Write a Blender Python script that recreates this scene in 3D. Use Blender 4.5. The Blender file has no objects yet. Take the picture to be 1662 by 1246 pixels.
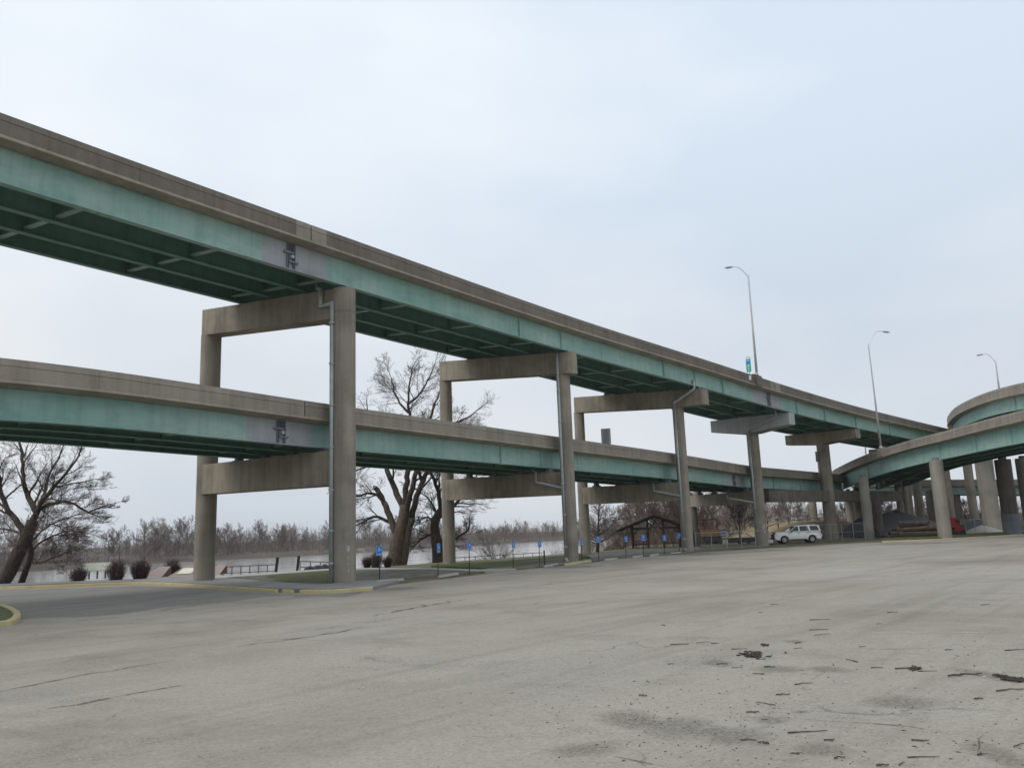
import bpy, math, random
import numpy as np
from mathutils import Vector, Matrix

C = bpy.context.scene
COL = C.collection
R = math.radians
# ------------------------------------------------------------------ camera
PW, PH, FPX, EYE = 1662.0, 1246.0, 1320.0, 2.3
VPX, VPY = 565.0 - PW / 2, -6700.0 - PH / 2
U_ = np.array([VPX, -VPY, -FPX]); U_ /= np.linalg.norm(U_)
F_ = np.array([0, 0, -1.0]) - U_ * (-U_[2]); F_ /= np.linalg.norm(F_)
M_ = np.array([np.cross(F_, U_), F_, U_])
cam_d = bpy.data.cameras.new('camera'); cam = bpy.data.objects.new('camera', cam_d); COL.objects.link(cam)
cam_d.sensor_width = 36.0; cam_d.lens = FPX / PW * 36.0; cam_d.clip_end = 6000; cam_d.clip_start = 0.1
cam.matrix_world = Matrix.Translation((0, 0, EYE)) @ Matrix([[float(v) for v in r] for r in M_]).to_4x4()
C.camera = cam
# ------------------------------------------------------------------ world, sun, exposure
SUN_EL, SUN_AZ = 48.0, 236.0            # azimuth the light comes from, clockwise from +Y
W = bpy.data.worlds.new('World'); C.world = W; W.use_nodes = True
wn, wl = W.node_tree.nodes, W.node_tree.links
wn.clear()
wo = wn.new('ShaderNodeOutputWorld'); bg = wn.new('ShaderNodeBackground'); bg.inputs[1].default_value = 0.1
sky = wn.new('ShaderNodeTexSky'); sky.sky_type = 'NISHITA'; sky.sun_disc = False
sky.sun_elevation = R(SUN_EL); sky.sun_rotation = R(SUN_AZ); sky.dust_density = 3.0
tcw = wn.new('ShaderNodeTexCoord')
mp = wn.new('ShaderNodeMapping'); mp.inputs['Scale'].default_value = (1.0, 1.0, 2.2); mp.inputs['Location'].default_value = (0.55, 0.3, 0.2)
wl.new(tcw.outputs['Generated'], mp.inputs[0])
nz = wn.new('ShaderNodeTexNoise'); nz.inputs['Scale'].default_value = 1.5; nz.inputs['Detail'].default_value = 4; nz.inputs['Roughness'].default_value = 0.45
wl.new(mp.outputs[0], nz.inputs[0])
sep = wn.new('ShaderNodeSeparateXYZ'); wl.new(tcw.outputs['Generated'], sep.inputs[0])
# overcast: paler overhead, greyer low down, soft patches of thinner cloud
rz = wn.new('ShaderNodeValToRGB'); wl.new(sep.outputs['Z'], rz.inputs[0])
cr = rz.color_ramp; cr.elements[0].position = 0.0; cr.elements[0].color = (.675, .705, .745, 1)
cr.elements[1].position = 0.75; cr.elements[1].color = (.87, .925, .985, 1)
e = cr.elements.new(0.2); e.color = (.715, .75, .795, 1)
e = cr.elements.new(0.42); e.color = (.82, .87, .925, 1)
rn = wn.new('ShaderNodeValToRGB'); wl.new(nz.outputs[0], rn.inputs[0])
rn.color_ramp.elements[0].position = 0.33; rn.color_ramp.elements[0].color = (.82, .885, .955, 1)
rn.color_ramp.elements[1].position = 0.68; rn.color_ramp.elements[1].color = (1.15, 1.125, 1.09, 1)
mu = wn.new('ShaderNodeMix'); mu.data_type = 'RGBA'; mu.blend_type = 'MULTIPLY'; mu.inputs[0].default_value = 1
wl.new(rz.outputs[0], mu.inputs[6]); wl.new(rn.outputs[0], mu.inputs[7])
sc10 = wn.new('ShaderNodeVectorMath'); sc10.operation = 'SCALE'; sc10.inputs['Scale'].default_value = 10.6
wl.new(mu.outputs[2], sc10.inputs[0])
mxs = wn.new('ShaderNodeMix'); mxs.data_type = 'RGBA'; mxs.inputs[0].default_value = 0.95
wl.new(sky.outputs[0], mxs.inputs[6]); wl.new(sc10.outputs[0], mxs.inputs[7])
wl.new(mxs.outputs[2], bg.inputs[0]); wl.new(bg.outputs[0], wo.inputs[0])
sl = bpy.data.lights.new('sun', 'SUN'); sl.energy = 1.3; sl.angle = R(25); sl.color = (1, .965, .92)
sun = bpy.data.objects.new('sun', sl); COL.objects.link(sun)
az, el = R(SUN_AZ), R(SUN_EL)
sd = Vector((math.sin(az) * math.cos(el), math.cos(az) * math.cos(el), math.sin(el)))
sun.rotation_euler = sd.to_track_quat('Z', 'Y').to_euler()
C.view_settings.view_transform = 'Standard'; C.view_settings.look = 'None'; C.view_settings.exposure = 0; C.view_settings.gamma = 1

# ------------------------------------------------------------------ pixel <-> place helpers
def ss(t):
    t = max(0.0, min(1.0, t)); return t * t * (3 - 2 * t)
def zg(x, y):
    return -0.15 * ss((y - 60) / 35) * (1 - .6 * ss((x - 34) / 10))
def ray(px, py):
    return M_ @ np.array([px - PW / 2, -(py - PH / 2), -FPX])
def G(px, py, dz=0.0):                    # where a pixel's ray meets the ground
    r = ray(px, py); z = 0.0
    for _ in range(60):
        t = (z - EYE) / r[2]; z = .5 * z + .5 * (zg(r[0] * t, r[1] * t) + dz)
    return Vector((r[0] * t, r[1] * t, z))
def D(px, py, d):                         # the point on a pixel's ray at view depth d
    r = ray(px, py) / FPX
    return Vector((r[0] * d, r[1] * d, EYE + r[2] * d))
def proj(p):
    v = M_.T @ (np.array(p) - np.array([0, 0, EYE])); return (PW / 2 - FPX * v[0] / v[2], PH / 2 + FPX * v[1] / v[2], -v[2])

# ------------------------------------------------------------------ mesh builder
class MB:
    def __init__(s): s.v = []; s.f = []
    def add(s, vs, fs):
        o = len(s.v); s.v += [tuple(v) for v in vs]; s.f += [tuple(i + o for i in f) for f in fs]; return s
    def box(s, c, size, rz=0.0, ax=None):
        hx, hy, hz = size[0] / 2, size[1] / 2, size[2] / 2; c = Vector(c)
        if ax is None:
            ax = (Vector((math.cos(rz), math.sin(rz), 0)), Vector((-math.sin(rz), math.cos(rz), 0)), Vector((0, 0, 1)))
        vs = [c + ax[0] * (hx * i) + ax[1] * (hy * j) + ax[2] * (hz * k) for i in (-1, 1) for j in (-1, 1) for k in (-1, 1)]
        return s.add(vs, [(0, 1, 3, 2), (4, 6, 7, 5), (0, 4, 5, 1), (2, 3, 7, 6), (0, 2, 6, 4), (1, 5, 7, 3)])
    def bar(s, p0, p1, w, h, up=(0, 0, 1)):
        p0, p1 = Vector(p0), Vector(p1); d = (p1 - p0); L = d.length; d.normalize()
        u = Vector(up); sd_ = d.cross(u)
        if sd_.length < 1e-4: sd_ = d.cross(Vector((1, 0, 0)))
        sd_.normalize(); u = sd_.cross(d)
        return s.box((p0 + p1) / 2, (L, w, h), ax=(d, sd_, u))
    def tube(s, pts, rad, n=8, cap=True):
        pts = [Vector(p) for p in pts]; N = len(pts)
        if not hasattr(rad, '__len__'): rad = [rad] * N
        o = len(s.v); ref = None
        for i, p in enumerate(pts):
            t = (pts[min(i + 1, N - 1)] - pts[max(i - 1, 0)])
            if t.length < 1e-9: t = Vector((0, 0, 1))
            t.normalize()
            if ref is None:
                ref = t.orthogonal().normalized()
            else:
                ref = (ref - t * ref.dot(t))
                ref = ref.normalized() if ref.length > 1e-6 else t.orthogonal().normalized()
            b = t.cross(ref)
            for k in range(n):
                a = 2 * math.pi * k / n
                s.v.append(tuple(p + (ref * math.cos(a) + b * math.sin(a)) * rad[i]))
        for i in range(N - 1):
            for k in range(n):
                k2 = (k + 1) % n
                s.f.append((o + i * n + k, o + i * n + k2, o + (i + 1) * n + k2, o + (i + 1) * n + k))
        if cap:
            s.f.append(tuple(o + k for k in range(n))[::-1]); s.f.append(tuple(o + (N - 1) * n + k for k in range(n)))
        return s
    def lathe(s, c, prof, n=24):          # prof: (radius, z) from bottom to top
        o = len(s.v); c = Vector(c)
        for r, z in prof:
            for k in range(n):
                a = 2 * math.pi * k / n; s.v.append((c.x + r * math.cos(a), c.y + r * math.sin(a), c.z + z))
        for i in range(len(prof) - 1):
            for k in range(n):
                k2 = (k + 1) % n; s.f.append((o + i * n + k, o + i * n + k2, o + (i + 1) * n + k2, o + (i + 1) * n + k))
        s.f.append(tuple(o + k for k in range(n))[::-1]); s.f.append(tuple(o + (len(prof) - 1) * n + k for k in range(n)))
        return s
    def sweep(s, frames, prof):           # frames: function list i -> (a, b) placed in space; prof closed polygon
        o = len(s.v); n = len(prof)
        for fr in frames:
            for a, b in prof: s.v.append(tuple(fr(a, b)))
        N = len(frames)
        for i in range(N - 1):
            for k in range(n):
                k2 = (k + 1) % n; s.f.append((o + i * n + k, o + (i + 1) * n + k, o + (i + 1) * n + k2, o + i * n + k2))
        s.f.append(tuple(o + k for k in range(n))); s.f.append(tuple(o + (N - 1) * n + k for k in range(n))[::-1])
        return s
    def prism(s, outline, bot, top):      # outline [(x,y)], bot/top functions of index
        o = len(s.v); n = len(outline)
        for i, (x, y) in enumerate(outline): s.v.append((x, y, bot(i)))
        for i, (x, y) in enumerate(outline): s.v.append((x, y, top(i)))
        for k in range(n):
            k2 = (k + 1) % n; s.f.append((o + k, o + k2, o + n + k2, o + n + k))
        s.f.append(tuple(o + k for k in range(n))[::-1]); s.f.append(tuple(o + n + k for k in range(n)))
        return s
    def build(s, name, mat, parent=None, smooth=False, loc=None, rotz=None):
        me = bpy.data.meshes.new(name)
        off = Vector((0, 0, 0))
        q = parent
        while q is not None and rotz is None:
            off += q.location; q = q.parent
        if loc is not None: off = Vector(loc)
        vs = s.v if off.length == 0 else [(x - off.x, y - off.y, z - off.z) for x, y, z in s.v]
        me.from_pydata(vs, [], s.f); me.update()
        if smooth:
            me.polygons.foreach_set('use_smooth', [True] * len(me.polygons))
            if smooth is not True: me.set_sharp_from_angle(angle=R(smooth))
        if mat: me.materials.append(mat)
        o = bpy.data.objects.new(name, me); COL.objects.link(o)
        if parent is not None: o.parent = parent
        elif loc is not None: o.location = off
        return o

def tag(o, label=None, cat=None, group=None, kind=None):
    if label: o['label'] = label
    if cat: o['category'] = cat
    if group: o['group'] = group
    if kind: o['kind'] = kind
    return o
def thing(name, label, cat, loc, group=None):
    o = bpy.data.objects.new(name, None); COL.objects.link(o); o.location = Vector(loc)
    return tag(o, label, cat, group, 'thing')
def copy_tree(o, parent=None):
    c = o.copy(); COL.objects.link(c)
    if parent is not None: c.parent = parent
    for ch in [q for q in bpy.data.objects if q.parent == o]: copy_tree(ch, c)
    return c
def struct(name, mb, mat, smooth=False):
    return tag(mb.build(name, mat, smooth=smooth), kind='structure')

# ------------------------------------------------------------------ materials
def mat_new(name):
    m = bpy.data.materials.new(name); m.use_nodes = True; return m, m.node_tree.nodes, m.node_tree.links, m.node_tree.nodes['Principled BSDF']
def N_noise(nt, ln, vec, scale, detail=5, rough=.55, dist=0.0):
    n = nt.new('ShaderNodeTexNoise'); n.inputs['Scale'].default_value = scale; n.inputs['Detail'].default_value = detail
    n.inputs['Roughness'].default_value = rough; n.inputs['Distortion'].default_value = dist; ln.new(vec, n.inputs['Vector']); return n.outputs[0]
def N_map(nt, ln, vec, scale=(1, 1, 1), rot=(0, 0, 0), loc=(0, 0, 0)):
    if any(rot):                          # turn first, then stretch
        r_ = nt.new('ShaderNodeMapping'); r_.inputs['Rotation'].default_value = rot; ln.new(vec, r_.inputs[0]); vec = r_.outputs[0]
    n = nt.new('ShaderNodeMapping'); n.inputs['Scale'].default_value = scale; n.inputs['Location'].default_value = loc
    ln.new(vec, n.inputs[0]); return n.outputs[0]
def N_ramp(nt, ln, fac, stops):
    n = nt.new('ShaderNodeValToRGB'); cr = n.color_ramp
    while len(cr.elements) < len(stops): cr.elements.new(0.5)
    for el_, (p, c) in zip(cr.elements, stops):
        el_.position = p; el_.color = (*c, 1) if hasattr(c, '__len__') else (c, c, c, 1)
    ln.new(fac, n.inputs[0]); return n.outputs[0]
def N_mix(nt, ln, fac, a, b, mode='MIX'):
    n = nt.new('ShaderNodeMix'); n.data_type = 'RGBA'; n.blend_type = mode
    for sock, v in ((0, fac), (6, a), (7, b)):
        if hasattr(v, 'is_output') or isinstance(v, bpy.types.NodeSocket): ln.new(v, n.inputs[sock])
        elif sock == 0: n.inputs[0].default_value = v
        else: n.inputs[sock].default_value = (*v, 1)
    return n.outputs[2]
def N_bump(nt, ln, h, strength, dist, bs):
    n = nt.new('ShaderNodeBump'); n.inputs['Strength'].default_value = strength; n.inputs['Distance'].default_value = dist
    ln.new(h, n.inputs['Height']); ln.new(n.outputs[0], bs.inputs['Normal'])
def pos(nt):
    return nt.new('ShaderNodeNewGeometry').outputs['Position']
def lerp3(c, k): return tuple(max(0, v * k) for v in c)

def m_concrete(name, col, streak=.35, blot=.3, scale=1.0, rust=0.0):
    m, nt, ln, bs = mat_new(name); p = pos(nt)
    a = N_noise(nt, ln, N_map(nt, ln, p, (.25 * scale,) * 3), 2.0, 6, .6)
    c = N_ramp(nt, ln, a, [(.3, lerp3(col, 1 - blot)), (.5, col), (.72, lerp3(col, 1 + blot * .7))])
    st = N_noise(nt, ln, N_map(nt, ln, p, (1.6, 1.6, .10)), 1.6, 5, .6)
    c = N_mix(nt, ln, streak, c, N_ramp(nt, ln, st, [(.35, (.45, .44, .42)), (.58, (1, 1, 1))]), 'MULTIPLY')
    fine = N_noise(nt, ln, p, 14, 4, .7)
    c = N_mix(nt, ln, .5, c, N_ramp(nt, ln, fine, [(.3, (.78, .78, .78)), (.7, (1.12, 1.12, 1.12))]), 'MULTIPLY')
    # lift bands of the formwork
    wv = nt.new('ShaderNodeTexNoise'); wv.inputs['Scale'].default_value = 1.0; wv.inputs['Detail'].default_value = 1
    ln.new(N_map(nt, ln, p, (.02, .02, .45)), wv.inputs[0])
    c = N_mix(nt, ln, .5, c, N_ramp(nt, ln, wv.outputs[0], [(.4, (.86, .86, .86)), (.6, (1.06, 1.06, 1.06))]), 'MULTIPLY')
    if rust:
        rn_ = N_noise(nt, ln, N_map(nt, ln, p, (.55, .55, .35)), 1.0, 6, .7)
        c = N_mix(nt, ln, N_ramp(nt, ln, rn_, [(.66, 0.0), (.74, rust)]), c, (.16, .07, .035))
    ln.new(c, bs.inputs['Base Color']); bs.inputs['Roughness'].default_value = .88
    N_bump(nt, ln, fine, .25, .02, bs); return m
def m_plain(name, col, rough=.6, metal=0.0, var=.15, scale=6.0, bump=0.0, spec=.5):
    m, nt, ln, bs = mat_new(name); p = pos(nt)
    a = N_noise(nt, ln, p, scale, 5, .6)
    ln.new(N_ramp(nt, ln, a, [(.3, lerp3(col, 1 - var)), (.7, lerp3(col, 1 + var))]), bs.inputs['Base Color'])
    bs.inputs['Roughness'].default_value = rough; bs.inputs['Metallic'].default_value = metal
    bs.inputs['Specular IOR Level'].default_value = spec
    if bump: N_bump(nt, ln, a, bump, .03, bs)
    return m
def m_paint(name, col, faded, rust=.25):
    m, nt, ln, bs = mat_new(name); p = pos(nt)
    a = N_noise(nt, ln, N_map(nt, ln, p, (.18, .18, .5)), 1.5, 6, .6)
    c = N_mix(nt, ln, N_ramp(nt, ln, a, [(.35, 0.0), (.65, 1.0)]), col, faded)
    st = N_noise(nt, ln, N_map(nt, ln, p, (2.2, 2.2, .2)), 1.2, 5, .65)
    c = N_mix(nt, ln, .32, c, N_ramp(nt, ln, st, [(.34, (.55, .55, .53)), (.55, (1, 1, 1))]), 'MULTIPLY')
    gb = N_noise(nt, ln, N_map(nt, ln, p, (.9, .9, 1.6)), 1.0, 7, .7); c = N_mix(nt, ln, .3, c, N_ramp(nt, ln, gb, [(.36, (.62, .66, .64)), (.5, (1, 1, 1)), (.72, (1.15, 1.12, 1.1))]), 'MULTIPLY')
    rs = N_noise(nt, ln, N_map(nt, ln, p, (.5, .5, 1.1)), 1.3, 8, .75)
    c = N_mix(nt, ln, N_ramp(nt, ln, rs, [(.68, 0.0), (.76, rust)]), c, (.10, .055, .035))
    ln.new(c, bs.inputs['Base Color']); bs.inputs['Roughness'].default_value = .62; bs.inputs['Specular IOR Level'].default_value = .3
    return m

MAT = {}
MAT['parapet'] = m_concrete('parapet_concrete', (.175, .153, .126), .35, .2)
MAT['parapet_low'] = m_concrete('lower_parapet_concrete', (.29, .26, .215), .35, .18, rust=.5)
MAT['parapet_loop'] = m_concrete('loop_parapet_concrete', (.28, .25, .21), .4, .2)
MAT['ledge'] = m_concrete('ledge_concrete', (.36, .31, .25), .3, .25, rust=.45)
MAT['pier'] = m_concrete('pier_concrete', (.29, .26, .212), .38, .26)
MAT['cap'] = m_concrete('cap_concrete', (.31, .27, .21), .42, .36)
MAT['pier_pale'] = m_concrete('pale_pier_concrete', (.33, .31, .265), .35, .2)
MAT['cap_painted'] = m_concrete('painted_cap_concrete', (.42, .45, .45), .25, .15)
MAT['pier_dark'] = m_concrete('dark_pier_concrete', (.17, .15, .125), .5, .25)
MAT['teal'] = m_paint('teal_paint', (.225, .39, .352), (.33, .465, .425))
MAT['teal_shaded'] = m_paint('shaded_teal_paint', (.12, .245, .215), (.155, .285, .25))  # same teal paint, darkened: the shade under the decks is put into its colour
MAT['grey_steel'] = m_paint('grey_paint', (.305, .33, .355), (.365, .39, .41), .08)
MAT['dark_steel'] = m_paint('dark_grey_paint', (.16, .18, .21), (.20, .22, .25), .2)
MAT['galv'] = m_plain('galvanised_pipe', (.36, .385, .385), .5, .2, .12, 3)
MAT['pole'] = m_plain('galvanised_pole', (.60, .62, .63), .42, .35, .08, 2)
MAT['lamp'] = m_plain('lamp_housing', (.45, .46, .47), .5, .3)
MAT['lens'] = m_plain('lamp_lens', (.55, .57, .58), .25)
MAT['black'] = m_plain('black_metal', (.018, .018, .02), .6)
MAT['white'] = m_plain('white_paint', (.78, .79, .79), .5, 0, .04)
MAT['signblue'] = m_plain('sign_blue', (.003, .17, .58), .45, 0, .06)
MAT['signgreen'] = m_plain('sign_green', (.0, .33, .23), .45, 0, .06)
MAT['signwhite'] = m_plain('sign_white', (.8, .84, .85), .45, 0, .03)
MAT['post'] = m_plain('sign_post', (.03, .03, .028), .7)
MAT['signback'] = m_plain('sign_back', (.23, .23, .235), .5, .5, .1)
MAT['timber'] = m_plain('dark_timber', (.028, .021, .017), .8, 0, .3, 3)
MAT['wood_old'] = m_plain('weathered_timber', (.10, .073, .053), .9, 0, .45, 2.5, .4)
MAT['wood_orange'] = m_plain('orange_lumber', (.30, .15, .06), .8, 0, .3, 3)
MAT['roof'] = m_plain('roof_shingles', (.035, .03, .027), .85, 0, .25, 5)
def m_bark(name, col):
    m, nt, ln, bs = mat_new(name); p = pos(nt)
    f = N_noise(nt, ln, N_map(nt, ln, p, (9, 9, 1.3)), 1.0, 6, .65, .8)
    c = N_ramp(nt, ln, f, [(.34, lerp3(col, .35)), (.5, col), (.7, lerp3(col, 1.45))])
    g = N_noise(nt, ln, p, .8, 4); c = N_mix(nt, ln, .6, c, N_ramp(nt, ln, g, [(.35, (.6, .6, .6)), (.65, (1.25, 1.25, 1.25))]), 'MULTIPLY')
    ln.new(c, bs.inputs['Base Color']); bs.inputs['Roughness'].default_value = .95; N_bump(nt, ln, f, 1.0, .08, bs); return m
MAT['bark'] = m_bark('bark', (.14, .108, .085))
MAT['bark_dark'] = m_bark('dark_bark', (.085, .066, .055))
MAT['twig_far'] = m_plain('far_twigs', (.17, .135, .11), .95, 0, .3, .2)
MAT['twig_red'] = m_plain('reddish_twigs', (.15, .10, .082), .95, 0, .3, .4)
MAT['undergrowth'] = m_plain('undergrowth_twigs', (.135, .105, .087), .95, 0, .35, .3)
MAT['twig_pale'] = m_plain('pale_twigs', (.30, .26, .23), .95, 0, .25, .3)
MAT['bush'] = m_plain('barberry_twigs', (.085, .046, .045), .95, 0, .35, 3)
MAT['stick'] = m_plain('dead_stick', (.062, .048, .04), .95, 0, .4, 9)
MAT['stopconc'] = m_plain('wheel_stop_concrete', (.36, .35, .32), .9, 0, .2, 4)
MAT['brick'] = m_plain('red_brown_stone', (.22, .125, .10), .85, 0, .2, 3)
MAT['pinkstone'] = m_plain('pale_pink_stone', (.36, .28, .25), .85, 0, .12, 3)
MAT['cream'] = m_plain('cream_panel', (.80, .79, .62), .5, 0, .08, 4)
MAT['rail'] = m_plain('grey_rail', (.22, .21, .20), .7, 0, .25, 5)
MAT['carwhite'] = m_plain('white_car_paint', (.85, .85, .84), .25, 0, .02)
MAT['glass'] = m_plain('dark_car_glass', (.025, .03, .033), .08, 0, .05)
MAT['tyre'] = m_plain('tyre_rubber', (.02, .02, .02), .85)
MAT['rim'] = m_plain('alloy_rim', (.5, .51, .53), .4, .1)
MAT['redlens'] = m_plain('tail_light_red', (.30, .01, .015), .3)
MAT['clearlens'] = m_plain('headlight_lens', (.5, .55, .57), .15)
MAT['redpaint'] = m_plain('red_machine_paint', (.30, .012, .016), .45, 0, .15)
MAT['gravel'] = m_plain('grey_gravel', (.16, .168, .18), .95, 0, .3, 6, .5)
MAT['gravel_dark'] = m_plain('dark_gravel', (.045, .05, .06), .95, 0, .3, 6, .5)
MAT['greencab'] = m_plain('dark_green_cabinet', (.018, .05, .05), .5)
MAT['rustred'] = m_plain('rust_red_frame', (.09, .03, .025), .8)

def m_lot():
    m, nt, ln, bs = mat_new('worn_concrete_lot'); p = pos(nt)
    col = (.305, .28, .235)
    big = N_noise(nt, ln, p, .09, 6, .6, .6)
    c = N_ramp(nt, ln, big, [(.3, (.222, .20, .163)), (.47, col), (.7, (.335, .315, .28))])
    # long drag marks and wheel tracks parallel to the ramps
    q = N_map(nt, ln, p, (.045, .8, 1), (0, 0, R(-50)))
    st = N_noise(nt, ln, q, 1.4, 6, .6, .3)
    c = N_mix(nt, ln, .75, c, N_ramp(nt, ln, st, [(.33, (.82, .805, .775)), (.47, (1, 1, 1)), (.6, (1, 1, 1)), (.72, (1.09, 1.10, 1.12))]), 'MULTIPLY')
    q2 = N_map(nt, ln, p, (.03, .3, 1), (0, 0, R(-44)), (3, 7, 0))
    st2 = N_noise(nt, ln, q2, 1.2, 7, .65, .5)
    c = N_mix(nt, ln, .6, c, N_ramp(nt, ln, st2, [(.36, (.80, .79, .775)), (.5, (1, 1, 1)), (.68, (1.10, 1.09, 1.05))]), 'MULTIPLY')
    # stains
    s1 = N_noise(nt, ln, N_map(nt, ln, p, (.16, .3, 1), (0, 0, .5), (9, 2, 0)), 1.6, 8, .7)
    c = N_mix(nt, ln, N_ramp(nt, ln, s1, [(.57, 0.0), (.70, .55)]), c, (.20, .18, .145))
    # exposed aggregate: coarse grit
    v = nt.new('ShaderNodeTexVoronoi'); v.inputs['Scale'].default_value = 30; ln.new(p, v.inputs['Vector'])
    g = N_ramp(nt, ln, v.outputs['Color'], [(.08, (.42, .41, .40)), (.3, (.9, .9, .9)), (.75, (1.06, 1.06, 1.06)), (.97, (1.55, 1.52, 1.45))])
    c = N_mix(nt, ln, .36, c, g, 'MULTIPLY')
    f = N_noise(nt, ln, p, 7, 8, .8)
    c = N_mix(nt, ln, .45, c, N_ramp(nt, ln, f, [(.3, (.75, .74, .73)), (.5, (1, 1, 1)), (.75, (1.1, 1.1, 1.1))]), 'MULTIPLY')
    grp = N_noise(nt, ln, N_map(nt, ln, p, (.35, .6, 1), (0, 0, .3), (1, 5, 0)), 1.0, 6, .7)
    dk = N_noise(nt, ln, p, 22, 3, .8)
    md = nt.new('ShaderNodeMath'); md.operation = 'MULTIPLY'
    ln.new(N_ramp(nt, ln, grp, [(.52, 0.0), (.66, 1.0)]), md.inputs[0]); ln.new(N_ramp(nt, ln, dk, [(.5, 0.0), (.58, .75)]), md.inputs[1])
    c = N_mix(nt, ln, md.outputs[0], c, (.10, .095, .09))
    # hairline cracks
    wob = nt.new('ShaderNodeVectorMath'); wob.operation = 'ADD'
    nw = nt.new('ShaderNodeTexNoise'); nw.inputs['Scale'].default_value = .6; nw.inputs['Detail'].default_value = 6; ln.new(p, nw.inputs[0])
    sc_ = nt.new('ShaderNodeVectorMath'); sc_.operation = 'SCALE'; sc_.inputs['Scale'].default_value = 3.2; ln.new(nw.outputs['Color'], sc_.inputs[0])
    ln.new(p, wob.inputs[0]); ln.new(sc_.outputs[0], wob.inputs[1])
    vc = nt.new('ShaderNodeTexVoronoi'); vc.feature = 'DISTANCE_TO_EDGE'; vc.inputs['Scale'].default_value = .11
    ln.new(N_map(nt, ln, wob.outputs[0], (.6, 1.3, 0), (0, 0, R(-45))), vc.inputs['Vector'])
    ck = N_ramp(nt, ln, vc.outputs['Distance'], [(.0, .75), (.0022, .0)])
    brk = N_ramp(nt, ln, N_noise(nt, ln, p, .35, 3), [(.45, 0.0), (.6, 1.0)])
    m2 = nt.new('ShaderNodeMath'); m2.operation = 'MULTIPLY'; ln.new(ck, m2.inputs[0]); ln.new(brk, m2.inputs[1])
    c = N_mix(nt, ln, m2.outputs[0], c, (.09, .085, .08))
    ln.new(c, bs.inputs['Base Color']); bs.inputs['Roughness'].default_value = .9; bs.inputs['Specular IOR Level'].default_value = .25
    N_bump(nt, ln, v.outputs['Distance'], .25, .01, bs)
    return m
def m_asphalt(name, col):
    m, nt, ln, bs = mat_new(name); p = pos(nt)
    a = N_noise(nt, ln, N_map(nt, ln, p, (.15, .5, 1), (0, 0, R(-60))), 1.2, 7, .65)
    c = N_ramp(nt, ln, a, [(.3, lerp3(col, .72)), (.52, col), (.75, lerp3(col, 1.25))])
    v = nt.new('ShaderNodeTexVoronoi'); v.inputs['Scale'].default_value = 32; ln.new(p, v.inputs['Vector'])
    c = N_mix(nt, ln, .5, c, N_ramp(nt, ln, v.outputs['Color'], [(.1, (.6, .6, .6)), (.9, (1.3, 1.3, 1.3))]), 'MULTIPLY')
    ln.new(c, bs.inputs['Base Color']); bs.inputs['Roughness'].default_value = .9
    return m
def m_ground():
    m, nt, ln, bs = mat_new('grass_and_dirt'); p = pos(nt)
    a = N_noise(nt, ln, p, .45, 8, .7)
    c = N_ramp(nt, ln, a, [(.3, (.085, .095, .035)), (.45, (.14, .135, .06)), (.56, (.17, .15, .10)), (.75, (.23, .20, .16))])
    f = N_noise(nt, ln, p, 9, 6, .8)
    c = N_mix(nt, ln, .8, c, N_ramp(nt, ln, f, [(.3, (.5, .5, .5)), (.7, (1.35, 1.35, 1.3))]), 'MULTIPLY')
    # the far side of the river: bare brown silt and leaf litter
    sp = nt.new('ShaderNodeSeparateXYZ'); ln.new(p, sp.inputs[0])
    far = N_ramp(nt, ln, N_noise(nt, ln, p, .06, 6, .7), [(.35, (.07, .056, .043)), (.62, (.115, .094, .072)), (.72, (.32, .29, .25))])
    mr = nt.new('ShaderNodeMapRange'); mr.inputs['From Min'].default_value = 98; mr.inputs['From Max'].default_value = 112
    ln.new(sp.outputs['Y'], mr.inputs['Value'])
    c = N_mix(nt, ln, mr.outputs[0], c, far)
    mk = []
    for ax_, a0_, a1_ in (('X', 27, 31), ('Y', 97, 101), ('Y', 150, 125), ('X', 72, 58)):
        q = nt.new('ShaderNodeMapRange'); q.inputs['From Min'].default_value = a0_; q.inputs['From Max'].default_value = a1_; ln.new(sp.outputs[ax_], q.inputs['Value']); mk.append(q.outputs[0])
    while len(mk) > 1:
        q = nt.new('ShaderNodeMath'); q.operation = 'MULTIPLY'; ln.new(mk.pop(), q.inputs[0]); ln.new(mk.pop(), q.inputs[1]); mk.append(q.outputs[0])
    dry = N_ramp(nt, ln, N_noise(nt, ln, p, .7, 7, .75), [(.34, (.11, .085, .05)), (.5, (.25, .18, .09)), (.66, (.36, .28, .16))])
    c = N_mix(nt, ln, mk[0], c, dry)
    ln.new(c, bs.inputs['Base Color']); bs.inputs['Roughness'].default_value = .95
    N_bump(nt, ln, f, .6, .05, bs); return m
def m_grass(name, c0, c1, c2):
    m, nt, ln, bs = mat_new(name); p = pos(nt)
    a = N_noise(nt, ln, p, .9, 8, .7)
    c = N_ramp(nt, ln, a, [(.32, c0), (.5, c1), (.7, c2)])
    f = N_noise(nt, ln, p, 12, 6, .8)
    c = N_mix(nt, ln, .85, c, N_ramp(nt, ln, f, [(.3, (.45, .45, .45)), (.7, (1.45, 1.45, 1.35))]), 'MULTIPLY')
    ln.new(c, bs.inputs['Base Color']); bs.inputs['Roughness'].default_value = .95; N_bump(nt, ln, f, .8, .06, bs); return m
def m_water():
    m, nt, ln, bs = mat_new('river_water'); p = pos(nt)
    a = N_noise(nt, ln, N_map(nt, ln, p, (.012, .10, 1), (0, 0, R(-35))), 1.0, 6, .6)
    ln.new(N_ramp(nt, ln, a, [(.38, (.20, .185, .17)), (.6, (.36, .35, .335))]), bs.inputs['Base Color'])
    bs.inputs['Roughness'].default_value = .14; bs.inputs['IOR'].default_value = 1.33
    w = N_noise(nt, ln, N_map(nt, ln, p, (.05, .22, 1), (0, 0, R(-35))), 1.0, 4, .5)
    N_bump(nt, ln, w, .22, .5, bs); return m
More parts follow.
